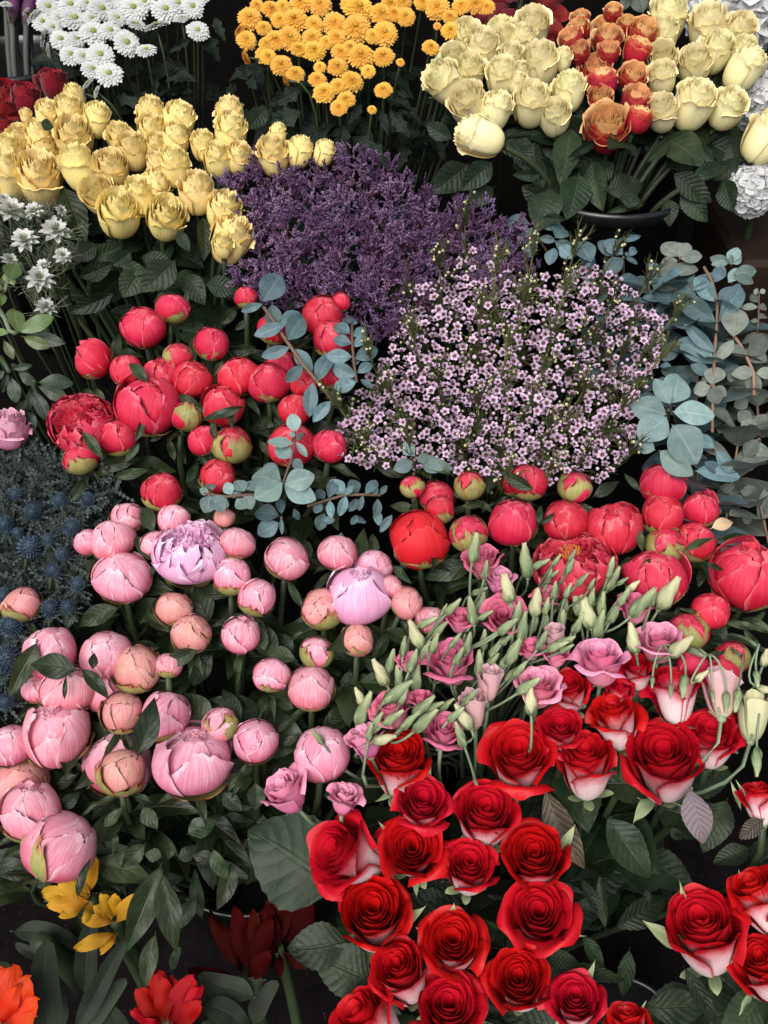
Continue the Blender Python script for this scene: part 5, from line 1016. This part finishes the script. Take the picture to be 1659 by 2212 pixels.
euc_stemline(rt_, 4, [(1270,1490),(1400,1510),(1520,1500),(1650,1500)], -3.9)
rt_ = euc_px(5, 560, 1500, [(460,1520,510,1400,.5),(470,1530,480,1640,.45),(560,1500,620,1440,.5,-.5),(570,1500,540,1630,.5),(570,1500,470,1400,.7,.7),(640,1500,600,1400,.8,1),(680,1500,650,1600,.42,-.6),(690,1495,770,1400,.5,-.6),(770,1500,720,1420,.6),(780,1500,830,1440,.5),(770,1520,760,1640,.5),(640,1520,600,1600,.6,.6),(420,1540,380,1620,.6,.5),(440,1530,390,1460,.7,.7)], 'euc_blue', 'blue-grey eucalyptus spray lying between the pink and scarlet peonies', 5, (330,1570), -1)
euc_stemline(rt_, 5, [(330,1570),(460,1530),(560,1500),(690,1497),(790,1500)], -.9)
euc_px(5, 1000, 1280, [(1000,1260,920,1170,.6),(1010,1280,1100,1270,.75),(1010,1260,1240,1350,.34,.3),(990,1290,870,1340,.7,.8),(1040,1300,1160,1340,.7,1.2)], 'euc', 'two pale eucalyptus leaves poking out under the waxflowers', 6, (1010,1400), -2)
euc_px(8, 170, 60, [(160,50,0,20,.7),(170,40,160,-70,.5),(170,60,175,160,.25),(160,90,20,170,.7,1),(250,0,280,80,.5),(440,30,400,140,.7,1),(430,80,500,70,.7,1),(650,90,600,60,.9),(640,90,690,60,.9),(760,0,780,110,.5),(860,40,790,150,.4),(540,150,550,230,.5,1)], 'euc_blue', 'shaded round eucalyptus leaves just above the centre pink buds', 7, (200,160), 1.5, .66)
# right-hand mass
rt_ = euc_px(6, 1040, 970, [(1050,940,950,770,.55,-.5),(1050,930,1130,740,.7,-.3),(1060,980,1340,995,.55,-.8),(1030,1000,805,940,.75,0),(1030,1010,870,1160,.85,-.6),(1060,1060,1240,1290,.85,-.5),(960,1220,820,1170,.7,.8),(980,1220,1190,1380,.55,.6),(1060,930,1040,880,.5,-.6)], 'euc', 'largest open eucalyptus rosette beside the waxflowers', 8, (1040,1200), -5)
euc_px(6, 1330, 1210, [(1330,1210,1205,1120,.55),(1335,1215,1440,1360,.45,-.3),(1260,1290,1380,1370,.5,-.3),(1200,1350,1500,1370,.42,.4),(1330,1200,1260,1130,.45,.4)], 'euc_blue', 'small mottled eucalyptus tip below the largest rosette', 9, (1190,1340), -3)
euc_px(6, 1300, 820, [(1300,820,1200,860,.85,-.3),(1305,815,1340,690,.85),(1310,830,1400,880,.7,-.2),(1300,830,1350,930,.8,-.4),(1290,800,1250,760,.6,.6),(1420,800,1440,740,.7,.4)], 'euc_grey', 'brownish four-leaved eucalyptus tip right of the largest rosette', 10, (1310,1110), -2)
rt_ = euc_px(6, 1340, 430, [(1340,430,1085,245,.42,-.4),(1345,430,1520,160,.32,-.5),(1340,620,1130,440,.3),(1330,690,1100,520,.5,.5),(1330,300,1200,140,.5,.5),(1310,170,1200,220,.3),(1320,180,1390,70,.5),(1350,320,1450,190,.5,.3),(1330,640,1490,540,.4,-.3),(1310,760,1180,690,.5,1)], 'euc_blue', 'tall eucalyptus stem with long folded leaves at the upper right', 11, (1315,1110), -2)
euc_stemline(rt_, 6, [(1260,80),(1310,170),(1345,310),(1340,440),(1325,640),(1315,900),(1312,1110)], -1.8, .002)
rt_ = euc_px(6, 1450, 520, [(1445,520,1470,320,.65,-.5),(1450,530,1340,670,.42,-.3),(1530,640,1400,560,.4),(1540,640,1659,500,.62),(1580,740,1440,740,.55),(1580,740,1700,740,.6,.4),(1500,600,1659,660,.6,.5),(1560,730,1580,880,.6,.6)], 'euc_grey', 'eucalyptus sprig with a big brown-grey upright leaf at the right', 12, (1570,900), -3)
euc_stemline(rt_, 6, [(1440,500),(1490,570),(1530,650),(1570,740),(1572,880)], -2.9, .002)
rt_ = euc_px(6, 1600, 270, [(1600,240,1570,230,1.2),(1605,240,1645,225,.8),(1600,330,1490,330,.4),(1600,340,1659,320,.5),(1600,420,1550,410,.5),(1600,400,1650,370,.6),(1590,480,1500,560,.4),(1600,490,1680,560,.5),(1600,300,1540,250,.5)], 'euc_grey', 'thin-stemmed eucalyptus tip with tiny top leaves at the right edge', 13, (1590,520), -1)
euc_stemline(rt_, 6, [(1603,240),(1600,400),(1590,520)], -.9, .0012)
euc_px(3, 760, 1600, [(760,1590,640,1490,.6),(760,1600,640,1700,.6,.3),(770,1600,850,1640,.35),(740,1590,600,1500,.55,.7),(760,1580,720,1560,.6,-.4),(770,1590,800,1570,.6,-.4),(700,1500,885,1465,.2,1),(560,1640,490,1480,.62,.2),(560,1640,520,1659,.6),(780,1600,850,1530,.35,-.3)], 'euc_blue', 'blue eucalyptus head opening under the black bucket', 14, (760,1800), .5)
euc_px(3, 1110, 1600, [(1100,1600,1000,1500,.6),(1105,1600,1160,1500,.75),(1110,1610,1260,1590,.5),(1100,1620,990,1640,.6),(1110,1600,1110,1500,.6,.5),(1100,1720,1000,1630,.8,-.4),(1110,1720,1190,1620,.8,.2),(1100,1800,930,1730,.6,.4),(1110,1800,1230,1780,.5,.5)], 'euc_grey', 'olive-grey eucalyptus tip under the middle of the cream roses', 15, (1100,1900), .5)
euc_px(3, 1430, 1640, [(1420,1640,1470,1530,.6),(1430,1640,1510,1600,.4),(1420,1640,1300,1600,.6),(1410,1640,1310,1640,.5),(1440,1700,1600,1680,.5),(1440,1720,1580,1760,.4),(1400,1720,1330,1640,.5),(1430,1650,1430,1580,.4,-.5),(1410,1760,1500,1660,.5,.5)], 'euc', 'pale blue eucalyptus head at the upper right above the folded leaves', 16, (1430,1850), .5)
euc_px(3, 190, 1420, [(180,1400,30,1370,.7),(200,1420,110,1500,.7),(220,1400,380,1390,.5),(330,1480,400,1400,.8),(340,1500,240,1480,.5,.5),(360,1520,440,1600,.7),(330,1540,300,1640,.7),(200,1480,170,1600,.6),(180,1560,130,1550,.4),(330,1500,450,1560,.6)], 'euc_blue', 'shadowed eucalyptus leaves left of the black bucket', 17, (330,1640), 2)
euc_px(6, 1600, 1150, [(1580,1110,1500,1040,.9),(1600,1100,1659,990,.8),(1600,1150,1510,1260,.7),(1610,1170,1640,1290,.6),(1560,1060,1470,980,.7,.6),(1540,1150,1460,1130,.7,.8),(1590,1280,1480,1340,.6,.8),(1540,900,1450,950,.8,1)], 'euc_grey', 'dusky round eucalyptus leaves at the right edge, mid height', 18, (1600,1300), 0)
euc_px(6, 1380, 1560, [(1375,1570,1480,1560,.6),(1370,1560,1310,1550,.8),(1380,1550,1400,1480,.9,.5),(1440,1540,1470,1480,.7,.4),(1460,1440,1340,1480,.5,.7),(1480,1470,1610,1490,.6,.8),(1370,1580,1330,1620,.7),(1500,1600,1560,1680,.6,.5),(1640,1450,1640,1640,.35,-.3),(1659,1500,1600,1640,.4)], 'euc_grey', 'low grey eucalyptus sprig beside the rightmost coral buds', 19, (1450,1700), .5)
euc_px(6, 600, 120, [(560,100,520,0,.6),(560,100,540,210,.6),(640,60,760,50,.5),(640,180,600,300,.6),(900,60,990,110,.6),(920,120,1100,90,.5),(920,180,1050,200,.4),(980,340,1100,280,.5),(960,330,1010,430,.6),(1100,380,1150,470,.6),(1080,560,1020,660,.8),(1000,480,1080,440,.6),(1060,700,980,690,.5),(1180,700,1250,600,.6),(1100,600,1180,560,.6),(1250,960,1400,1000,.6),(1400,900,1300,980,.6),(1210,480,1250,400,.5)], 'euc_blue', 'shaded blue eucalyptus leaves behind the waxflowers', 20, (900,500), 3.5)

RNDE = random.Random(77); EW = ['leaning left','standing tall','nodding forward','half buried','with wide leaf pairs','pointing right','deep in shade','behind the folded leaves','near the bottom','at the outer right']
for i, (x, y, dx, dy, L, kd, off) in enumerate(((1290,690,-40,-150,110,'euc_blue',4),(1470,620,-30,-120,130,'euc_blue',2),(1570,690,40,-160,140,'euc_blue',1.5),(1400,610,-20,-110,120,'euc_blue',3),(1630,760,-10,-190,150,'euc_grey',1),(1510,760,10,-160,140,'euc',2.5),(1600,920,30,-190,160,'euc_grey',.5),(1510,1000,20,-170,150,'euc_blue',1.5),(1640,1080,-40,-180,150,'euc_grey',1),(1430,830,-60,-160,120,'euc_blue',3.5))):
    x0, y0 = x-dx*1.1, y-dy*1.1; euc(0, [(x0, y0, off+3), (x-dx*.4, y-dy*.4, off+.5), (x, y, off-1)], L, 6, kd, f'background eucalyptus sprig {EW[i]} on the right side', 400+i, tipL=.6)

# ------------------------------------------------------------------ left edge: nigella, green shoots, sea holly, a mauve rose
NIG = '''1 70 1310 240|nigella flower at the left edge, upper of the white group;1 150 1490 200|brightest white nigella in the left group;1 345 1430 220|shaded nigella among thready bracts, right of the brightest one;1 210 1310 140|small nigella behind the upper two;1 390 1590 130|nigella at the right end of its group, petals down;4 245 150 210|starry white nigella beside the round green leaf;4 285 330 160|drooping nigella under the starry one;4 400 10 100|small nigella seen above the starry one;1 270 1650 110|nigella half hidden between the brightest and the starry one;1 380 1310 90|tiny closed nigella at the top right of its group;4 60 40 130|greenish nigella behind the green shoots;1 20 1240 120|nigella cut by the left edge'''
BUCK['NIG'] = (P(100, 560)+np.array((0,.1,-.4)), .08)
for i, e in enumerate(NIG.split(';')):
    a, lab = e.split('|'); q = [float(k) for k in a.split()]; x, y = D(int(q[0]), q[1], q[2]); rs = random.Random(300+i); pt, br = lib(('nig', i % 4), lambda: nigella_head(70+i)); p = P(x, y, rs.uniform(-.01,.01)); s = q[3]*K*tier(x, y)/F
    ax = axis(x, y, rs.uniform(50,120), rs.uniform(25,60)); rt = root('nigella', p-ax*.1*s, lab, 'nigella', 'white nigella flowers'); qq = aim(ax, rs.uniform(0,6)); part('petals', pt, rt, (0,0,0), qq, s*1.0); part('bracts', br, rt, (0,0,0), qq, s*1.4); stem_part(rt, p-ax*.1*s, ax, 'NIG', .0016)
def shoot(sheet, line, leaves, kind, label, cat, name, group, off=-1, r=.003):
    c = np.array([P(*D(sheet, x, y), off*.01) for x, y in line]); rt = root(name, c[0], label, cat, group); mb = MB(); e = c[-1]+np.array((0,.08,-.25)); tube(mb, np.concatenate((c, [c[-1]*.5+e*.5+np.array((0,-.01,0)), e]))-c[0], r, r*1.2, 6); part('stem', mb.mesh('stem', M['stem_pale' if kind == 'green' else 'stem']), rt); rs = random.Random(label)
    for lf in leaves:
        bx, by, tx, ty = lf[:4]; wr = lf[4] if len(lf) > 4 else .5; oo = lf[5] if len(lf) > 5 else 0; b = P(*D(sheet, bx, by), (off+oo)*.01); t = P(*D(sheet, tx, ty), (off+oo+rs.uniform(-.4,1))*.01); put_leaf(rt, leafvar(lf[6] if len(lf) > 6 else kind, rs.randrange(4)), b, t-b, toward_cam(b)+rvec(rs)*.3, np.linalg.norm(t-b), wx=wr/(.5 if kind == 'green' else .45))
    return rt
shoot(4, [(-10,180),(30,230),(60,120),(120,60)], [(60,170,100,50,.75,-1),(90,200,50,90,.7),(20,260,10,130,.35),(20,240,-60,160,.5),(0,330,30,230,.35),(110,110,60,50,.5)], 'green', 'fresh green shoot with one round leaf in front of the nigella', 'foliage', 'leafy_shoot', 'green shoots at the left edge', -2)
shoot(4, [(100,495),(60,480),(30,400),(-20,330)], [(100,490,335,395,.42,-.5),(110,500,95,325,.5,0),(130,510,310,590,.42,-.3),(140,510,395,545,.36,.3,'gdark'),(60,490,-40,480,.4),(20,530,80,655,.4,-.2),(0,340,-60,400,.5),(120,490,200,420,.4,.5)], 'green', 'fresh green shoot with four spreading leaves at the left edge', 'foliage', 'leafy_shoot', 'green shoots at the left edge', -2)
shoot(4, [(60,740),(40,700),(0,640)], [(70,760,95,925,.5),(110,740,220,810,.55),(60,720,200,690,.3),(30,720,-40,790,.5),(50,740,20,860,.4,.6)], 'gdark', 'darker green shoot hanging below the spreading leaves', 'foliage', 'leafy_shoot', 'green shoots at the left edge', -1)
shoot(4, [(220,800),(150,740),(80,690)], [(225,800,455,800,.45),(230,820,420,900,.45),(190,830,300,1040,.35),(200,820,170,980,.35),(170,900,100,1000,.4),(130,960,210,1090,.5,1)], 'gdark', 'dark glossy shoot pointing right below the nigella', 'foliage', 'leafy_shoot', 'green shoots at the left edge', 0)
x, y = D(4, 55, 1090); me = lib(('mauve',0), lambda: rose_head(77, [M['mauve_in'], M['mauve_in']], n=26, H=.95, r1=.45, flare=.3, droop=.3, roll=.06, point=.03, ruff=.03, rag=.03)); wd, hh = span(me); s = 250*K*tier(x, y)/F/wd; ax = axis(x, y, 95, 28)
b = P(x, y)-ax*.5*hh*s; BUCK['MAUVE'] = (P(x, y)+np.array((0,.1,-.35)), .05); rt = root('rose', b, 'mauve-pink rose cut by the left edge above the sea holly', 'rose'); part('bloom', me, rt, (0,0,0), aim(ax, 1.), s); part('calyx', calyx_mesh(4, M['gdark']), rt, (0,0,0), aim(ax, 1.), s); q = stem_part(rt, b, ax, 'MAUVE', .004); auto_leaves(rt, q, ax, 3, 'rose', .06, random.Random(1), 1, 4)
ERY = '''4 200 1590 100;4 375 1540 95;4 545 1530 85;7 180 250 140;7 205 30 100;7 440 120 110;7 390 290 85;7 325 390 85;7 480 480 95;7 70 740 140;7 50 950 170;7 30 110 100;7 110 160 70;7 30 1210 110;7 10 550 90;7 310 630 110;7 420 620 90;7 300 200 80;4 90 1500 80'''
BUCK['ERY'] = (P(110, 1230)+np.array((0,.08,-.35)), .10); el = []
for i, (q, _, _) in enumerate(rows(ERY)): x, y = D(int(q[0]), q[1], q[2]); el.append((x, y, q[3]))
el.sort(key=lambda e: e[1])
for r in range(5):
    for ci, (x, y, w_) in enumerate(sorted(el[r*4:r*4+4])):
        rs = random.Random(int(x*y)); cn, br = lib(('ery', rs.randrange(4)), lambda: eryngium_head(rs.randrange(99))); p = P(x, y, -.004); s = w_*K*tier(x, y)/F/.55; ax = axis(x, y, rs.uniform(60,120), rs.uniform(35,65))
        rt = root('sea_holly', p-ax*.25*s, f'blue sea holly thistle, {ORD[ci]+" from the left" if ci else "leftmost"} in the {ORD[r] if r else "top"} row by the pink peonies', 'sea holly', 'sea holly at the left'); qq = aim(ax, rs.uniform(0,6)); part('cone', cn, rt, (0,0,0), qq, s); part('bracts', br, rt, (0,0,0), qq, s); stem_part(rt, p-ax*.25*s, ax, 'ERY', .002)
POLY_ER = [(0,985),(60,975),(110,1000),(200,1020),(260,1060),(235,1110),(170,1150),(190,1230),(160,1310),(90,1380),(40,1440),(0,1500)]
mb = MB(); rs = random.Random(4); rn = np.random.RandomState(4)
for (x, y) in scatter(POLY_ER, 15, rs, cap=260):
    p = P(x, y, rs.uniform(.015,.06)); up = np.array((0,-.1,1.))+rvec(rs)*.5; up /= np.linalg.norm(up)
    for k in range(5):
        d = up*.7+rvec(rs)*.8; spiky_leaf(mb, p, d, toward_cam(p)+rvec(rs)*.5, rs.uniform(.018,.034), rs.uniform(.004,.007), rn)
    tube(mb, [p, p-up*.04, p-up*.04+np.array((0,.02,-.09))], .0012, .0016, 4, cap=False)
solo('sea_holly_foliage', mb.mesh('sea_holly_foliage', M['ery_leaf'], False), 'thicket of spiny grey-blue sea holly leaves along the left edge', 'foliage', None, 'stuff')

# ------------------------------------------------------------------ bottom left: bromeliads and strap leaves on the ground
def bract_mesh(seed, mat, wr=.42):
    return leaf_mesh(seed, mat, wr=wr, serr=.05, fold=-.25, bend=.3, tip=.9, wave=.05, belly=.5, petiole=.02)
def brom(sheet, cx, cy, leaves, mat, label, off, group, wr=.42, names='bract'):
    c = P(*D(sheet, cx, cy), (off+2)*.01); rt = root('bromeliad', c, label, 'bromeliad', group); rs = random.Random(label); mb = MB(); tube(mb, bez(c, c+np.array((0,.01,-.06)), c+np.array((0,.03,-.2)), np.array((c[0],c[1]+.03,max(.02,c[2]-.45))), 8)-c, .006, .008, 7); part('stem', mb.mesh('stem', M['stem']), rt)
    for i, lf in enumerate(leaves):
        bx, by, tx, ty, w2 = lf[:5]; oo = lf[5] if len(lf) > 5 else 0; b = P(*D(sheet, bx, by), (off+1+oo)*.01); t = P(*D(sheet, tx, ty), (off+oo-1)*.01); put_leaf(rt, lib(('bract', mat, i % 4), lambda: bract_mesh(500+i, M[mat], .42)), b, t-b, toward_cam(b)+rvec(rs)*.35, np.linalg.norm(t-b), names, wx=w2/.42)
    return rt
G1 = 'bromeliads at the lower left'
brom(10, 560, 880, [(560,860,260,860,.42),(550,880,380,790,.4),(560,900,300,930,.45,-.3),(540,920,380,990,.38),(560,900,540,1010,.38,-.5),(560,850,400,740,.5),(540,860,570,630,.42,.5)], 'guz_yel', 'yellow bromeliad bracts under the tipped-over pink peony', 1, G1)
brom(10, 710, 1020, [(700,1020,520,1010,.42),(690,1010,650,870,.45),(720,1030,810,880,.45),(700,1000,720,880,.5,.4),(720,1090,460,1180,.34,-.5),(730,1100,630,1200,.4),(700,1030,600,940,.5,.5)], 'guz_yel', 'smaller yellow bromeliad with a drooping lower bract', 3, G1)
brom(10, 1040, 1640, [(1000,1640,960,1365,.5),(1010,1650,870,1460,.5),(1030,1650,1000,1400,.4,-.6),(1060,1660,1190,1400,.5,-.3),(1080,1670,1240,1460,.42),(1050,1660,1070,1400,.4,.5),(1000,1670,840,1580,.45),(1080,1680,1230,1560,.5),(1020,1680,900,1660,.5)], 'guz_red', 'bright red bromeliad at the bottom, left of centre', 3, G1)
brom(10, 20, 1640, [(10,1640,60,1330,.6),(30,1650,150,1400,.55,-.3),(40,1660,190,1520,.55),(0,1640,-20,1320,.6),(20,1660,100,1450,.4,-.6),(30,1680,180,1630,.5),(0,1660,-100,1400,.5)], 'guz_org', 'orange-red bromeliad cut by the bottom left corner', 0, G1)
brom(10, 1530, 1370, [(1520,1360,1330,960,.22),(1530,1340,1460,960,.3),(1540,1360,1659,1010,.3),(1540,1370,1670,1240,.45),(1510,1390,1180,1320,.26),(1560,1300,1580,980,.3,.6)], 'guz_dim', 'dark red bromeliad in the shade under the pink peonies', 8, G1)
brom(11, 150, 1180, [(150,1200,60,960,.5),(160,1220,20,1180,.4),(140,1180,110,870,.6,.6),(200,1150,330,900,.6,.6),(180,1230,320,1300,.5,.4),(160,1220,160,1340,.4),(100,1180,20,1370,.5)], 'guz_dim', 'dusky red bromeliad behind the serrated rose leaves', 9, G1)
def straps(sheet, base, lst, label, off):
    c = P(*D(sheet, *base), (off+3)*.01); rt = root('strap_leaf_plant', c, label, 'plant', 'strap-leaved plants at the bottom left'); rs = random.Random(label); mb = MB(); tube(mb, [(0,0,0),(0,.02,-.1),(0,.03,-.2)], .012, .016, 8); part('stem', mb.mesh('stem', M['stem']), rt)
    for i, (bx, by, tx, ty, w2, oo) in enumerate(lst):
        b = P(*D(sheet, bx, by), (off+1+oo)*.01); t = P(*D(sheet, tx, ty), (off+oo)*.01); put_leaf(rt, leafvar('strap', i % 4), b, t-b, toward_cam(b)+rvec(rs)*.3, np.linalg.norm(t-b), wx=w2/.16)
straps(10, (420,1760), [(310,1780,290,1160,.34,0),(440,1740,800,1180,.2,1),(520,1500,590,1010,.30,3),(380,1740,340,1300,.3,3),(500,1760,760,1400,.3,3)], 'broad matte grey-green strap leaves beside the orange-red bromeliad', 2)
straps(10, (1300,1700), [(1240,1520,1560,1690,.42,2),(1600,1500,1250,1330,.4,4),(1659,1380,1380,1480,.4,5),(740,1760,720,1540,.6,3),(1560,1680,1700,1400,.4,6),(1060,1330,1120,1200,.4,4)], 'glossy dark blue-green strap leaves right of the red bromeliad', 3)
straps(10, (250,1150), [(60,1080,440,1120,.3,5),(300,1260,100,1150,.3,6),(600,700,940,760,.4,4),(-20,1280,40,1320,.5,2)], 'dark strap leaves over the pavement in the lower left corner', 3)

# ------------------------------------------------------------------ top edge: hydrangea, dark red blooms, grey stems, crate
for i, (t, x, y, w_, off, lab) in enumerate(((3,1480,60,620,.11,'white hydrangea head behind the rightmost cream roses'),(3,1640,620,420,.07,'white hydrangea head at the right edge, half way down'),(3,1560,1180,330,.045,'pinkish white hydrangea under the leaning cream rose'))):
    px, py = D(t, x, y); p = P(px, py, off); s = w_*K*(tier(px, py)+off)/F; ax = axis(px, py, 100, 40); rt = root('hydrangea', p-ax*.3*s, lab, 'hydrangea', 'white hydrangeas at the top right'); part('florets', lib(('hyd', i), lambda: hydrangea_head(20+i)), rt, ax*.3*s, aim(ax, i), s); BUCK['HYD'] = (P(1640, 330)+np.array((.05,.12,-.35)), .08); stem_part(rt, p-ax*.3*s, ax, 'HYD', .005)
x, y = D(3, 1655, 850); sz = 260*K; me = lib(('CREAM', 1), lambda: rose_head(991, [M['cream_in'], M['cream_out']], **ROSE['CREAM'])); wd, hh = span(me); tt = tier(x, y)-.02; s = sz*tt/F/wd; ax = axis(x, y, 60, 10); p = CAM+ray(x, y)*tt; b = p-ax*.5*hh*s
rt = root('rose', b, 'cream rose leaning out at the right edge, below all the others', 'rose', GROUPS['CREAM']); part('bloom', me, rt, (0,0,0), aim(ax, 2.), s); part('calyx', lib(('calyx','CREAM',0), lambda: calyx_mesh(5, M['gdark'])), rt, (0,0,0), aim(ax, 2.), s); stem_part(rt, b, ax, 'CREAM', .0036)
x, y = D(2, 1400, 850); sz = 235*K; me = lib(('CREAM', 2), lambda: rose_head(992, [M['cream_in'], M['cream_out']], **ROSE['CREAM'])); wd, hh = span(me); tt = tier(x, y)-.02; s = sz*tt/F/wd; ax = axis(x, y, 160, 12); p = CAM+ray(x, y)*tt; b = p-ax*.5*hh*s
rt = root('rose', b, 'cream rose drooping sideways at the lower left of its bunch', 'rose', GROUPS['CREAM']); part('bloom', me, rt, (0,0,0), aim(ax, 4.), s); part('calyx', lib(('calyx','CREAM',0), lambda: calyx_mesh(5, M['gdark'])), rt, (0,0,0), aim(ax, 4.), s); stem_part(rt, b, ax, 'CREAM', .0036)
lb = 'large dark red velvety bloom behind the cream roses at the top'
c = P(*D(3, 120, -30), .07); rt = root('dark_red_flower', c, lb, 'flower'); rs = random.Random(6); mb = MB(); tube(mb, [(0,0,0),(0,.02,-.15),(0,.05,-.4)], .005, .006, 6); part('stem', mb.mesh('stem', M['stem']), rt)
for i, (bx, by, tx, ty, w2) in enumerate(((60,20,-270,175,.3),(80,0,-130,20,.4),(120,0,60,-80,.6),(200,60,430,120,.5),(160,0,420,-20,.45),(140,80,330,260,.5),(100,60,-60,170,.5),(180,100,400,230,.5))):
    b = P(*D(3, bx, by), .06); t = P(*D(3, tx, ty), .065+rs.uniform(-.01,.01)); put_leaf(rt, lib(('dpet', i % 3), lambda: leaf_mesh(900+i, M['dark_in'], wr=.5, fold=-.2, bend=.25, tip=1.2, wave=.09, petiole=.01)), b, t-b, toward_cam(b)+rvec(rs)*.3, np.linalg.norm(t-b), 'petal', wx=w2/.5)
shoot(3, [(820,-60),(820,-100),(800,-160)], [(820,-60,880,70,.7),(800,-70,760,60,.5),(830,-80,930,40,.6)], 'gdark', 'dark green leaves hanging in at the top between red and cream roses', 'foliage', 'leafy_shoot', None, 4)
for i, (x0, x1, y1, bud) in enumerate(((10,40,430,0),(60,110,420,0),(110,160,380,1),(40,70,400,1),(150,190,420,0),(30,-10,300,0))):
    a = P(*D(1, x1 if bud else x0+20, 150 if bud else -60), .03); b = P(*D(1, x0, y1), .04); rt = root('slender_stem', a, ('slender stem with a narrow purple bud tip, ' if bud else 'bare grey-green slender stem, ')+f'{ORD[i]} of those at the top left corner', 'stem', 'slender stems at the top left corner')
    mb = MB(); tube(mb, bez(a, a+(b-a)*.3+np.array((.008,0,0)), b*.7+a*.3, b+np.array((0,0,-.1)), 8)-a, .0045, .004, 7); part('stem', mb.mesh('stem', M['stem_grey']), rt)
    if bud: m2 = MB(); prof = np.linspace(0,1,9); tube(m2, [(0,0,z*.06) for z in prof], .006, .002, 8); sphere(m2, (0,0,.025), .010, 8, 7, 0, 2.6); part('bud', m2.mesh('bud', M['purple_bud']), rt, (0,0,0), aim((a-b)/np.linalg.norm(a-b)), 1.0)
c = P(*D(3, 1600, 1590), .10); m = MB(); box(m, -.03, .25, -.02, .2, -.16, 0.0, .008); cr = solo('wooden_crate', m.mesh('crate', M['crate'], False), 'brown wooden crate in the shade at the right edge under the hydrangea', 'crate'); cr.location = [float(v) for v in c]
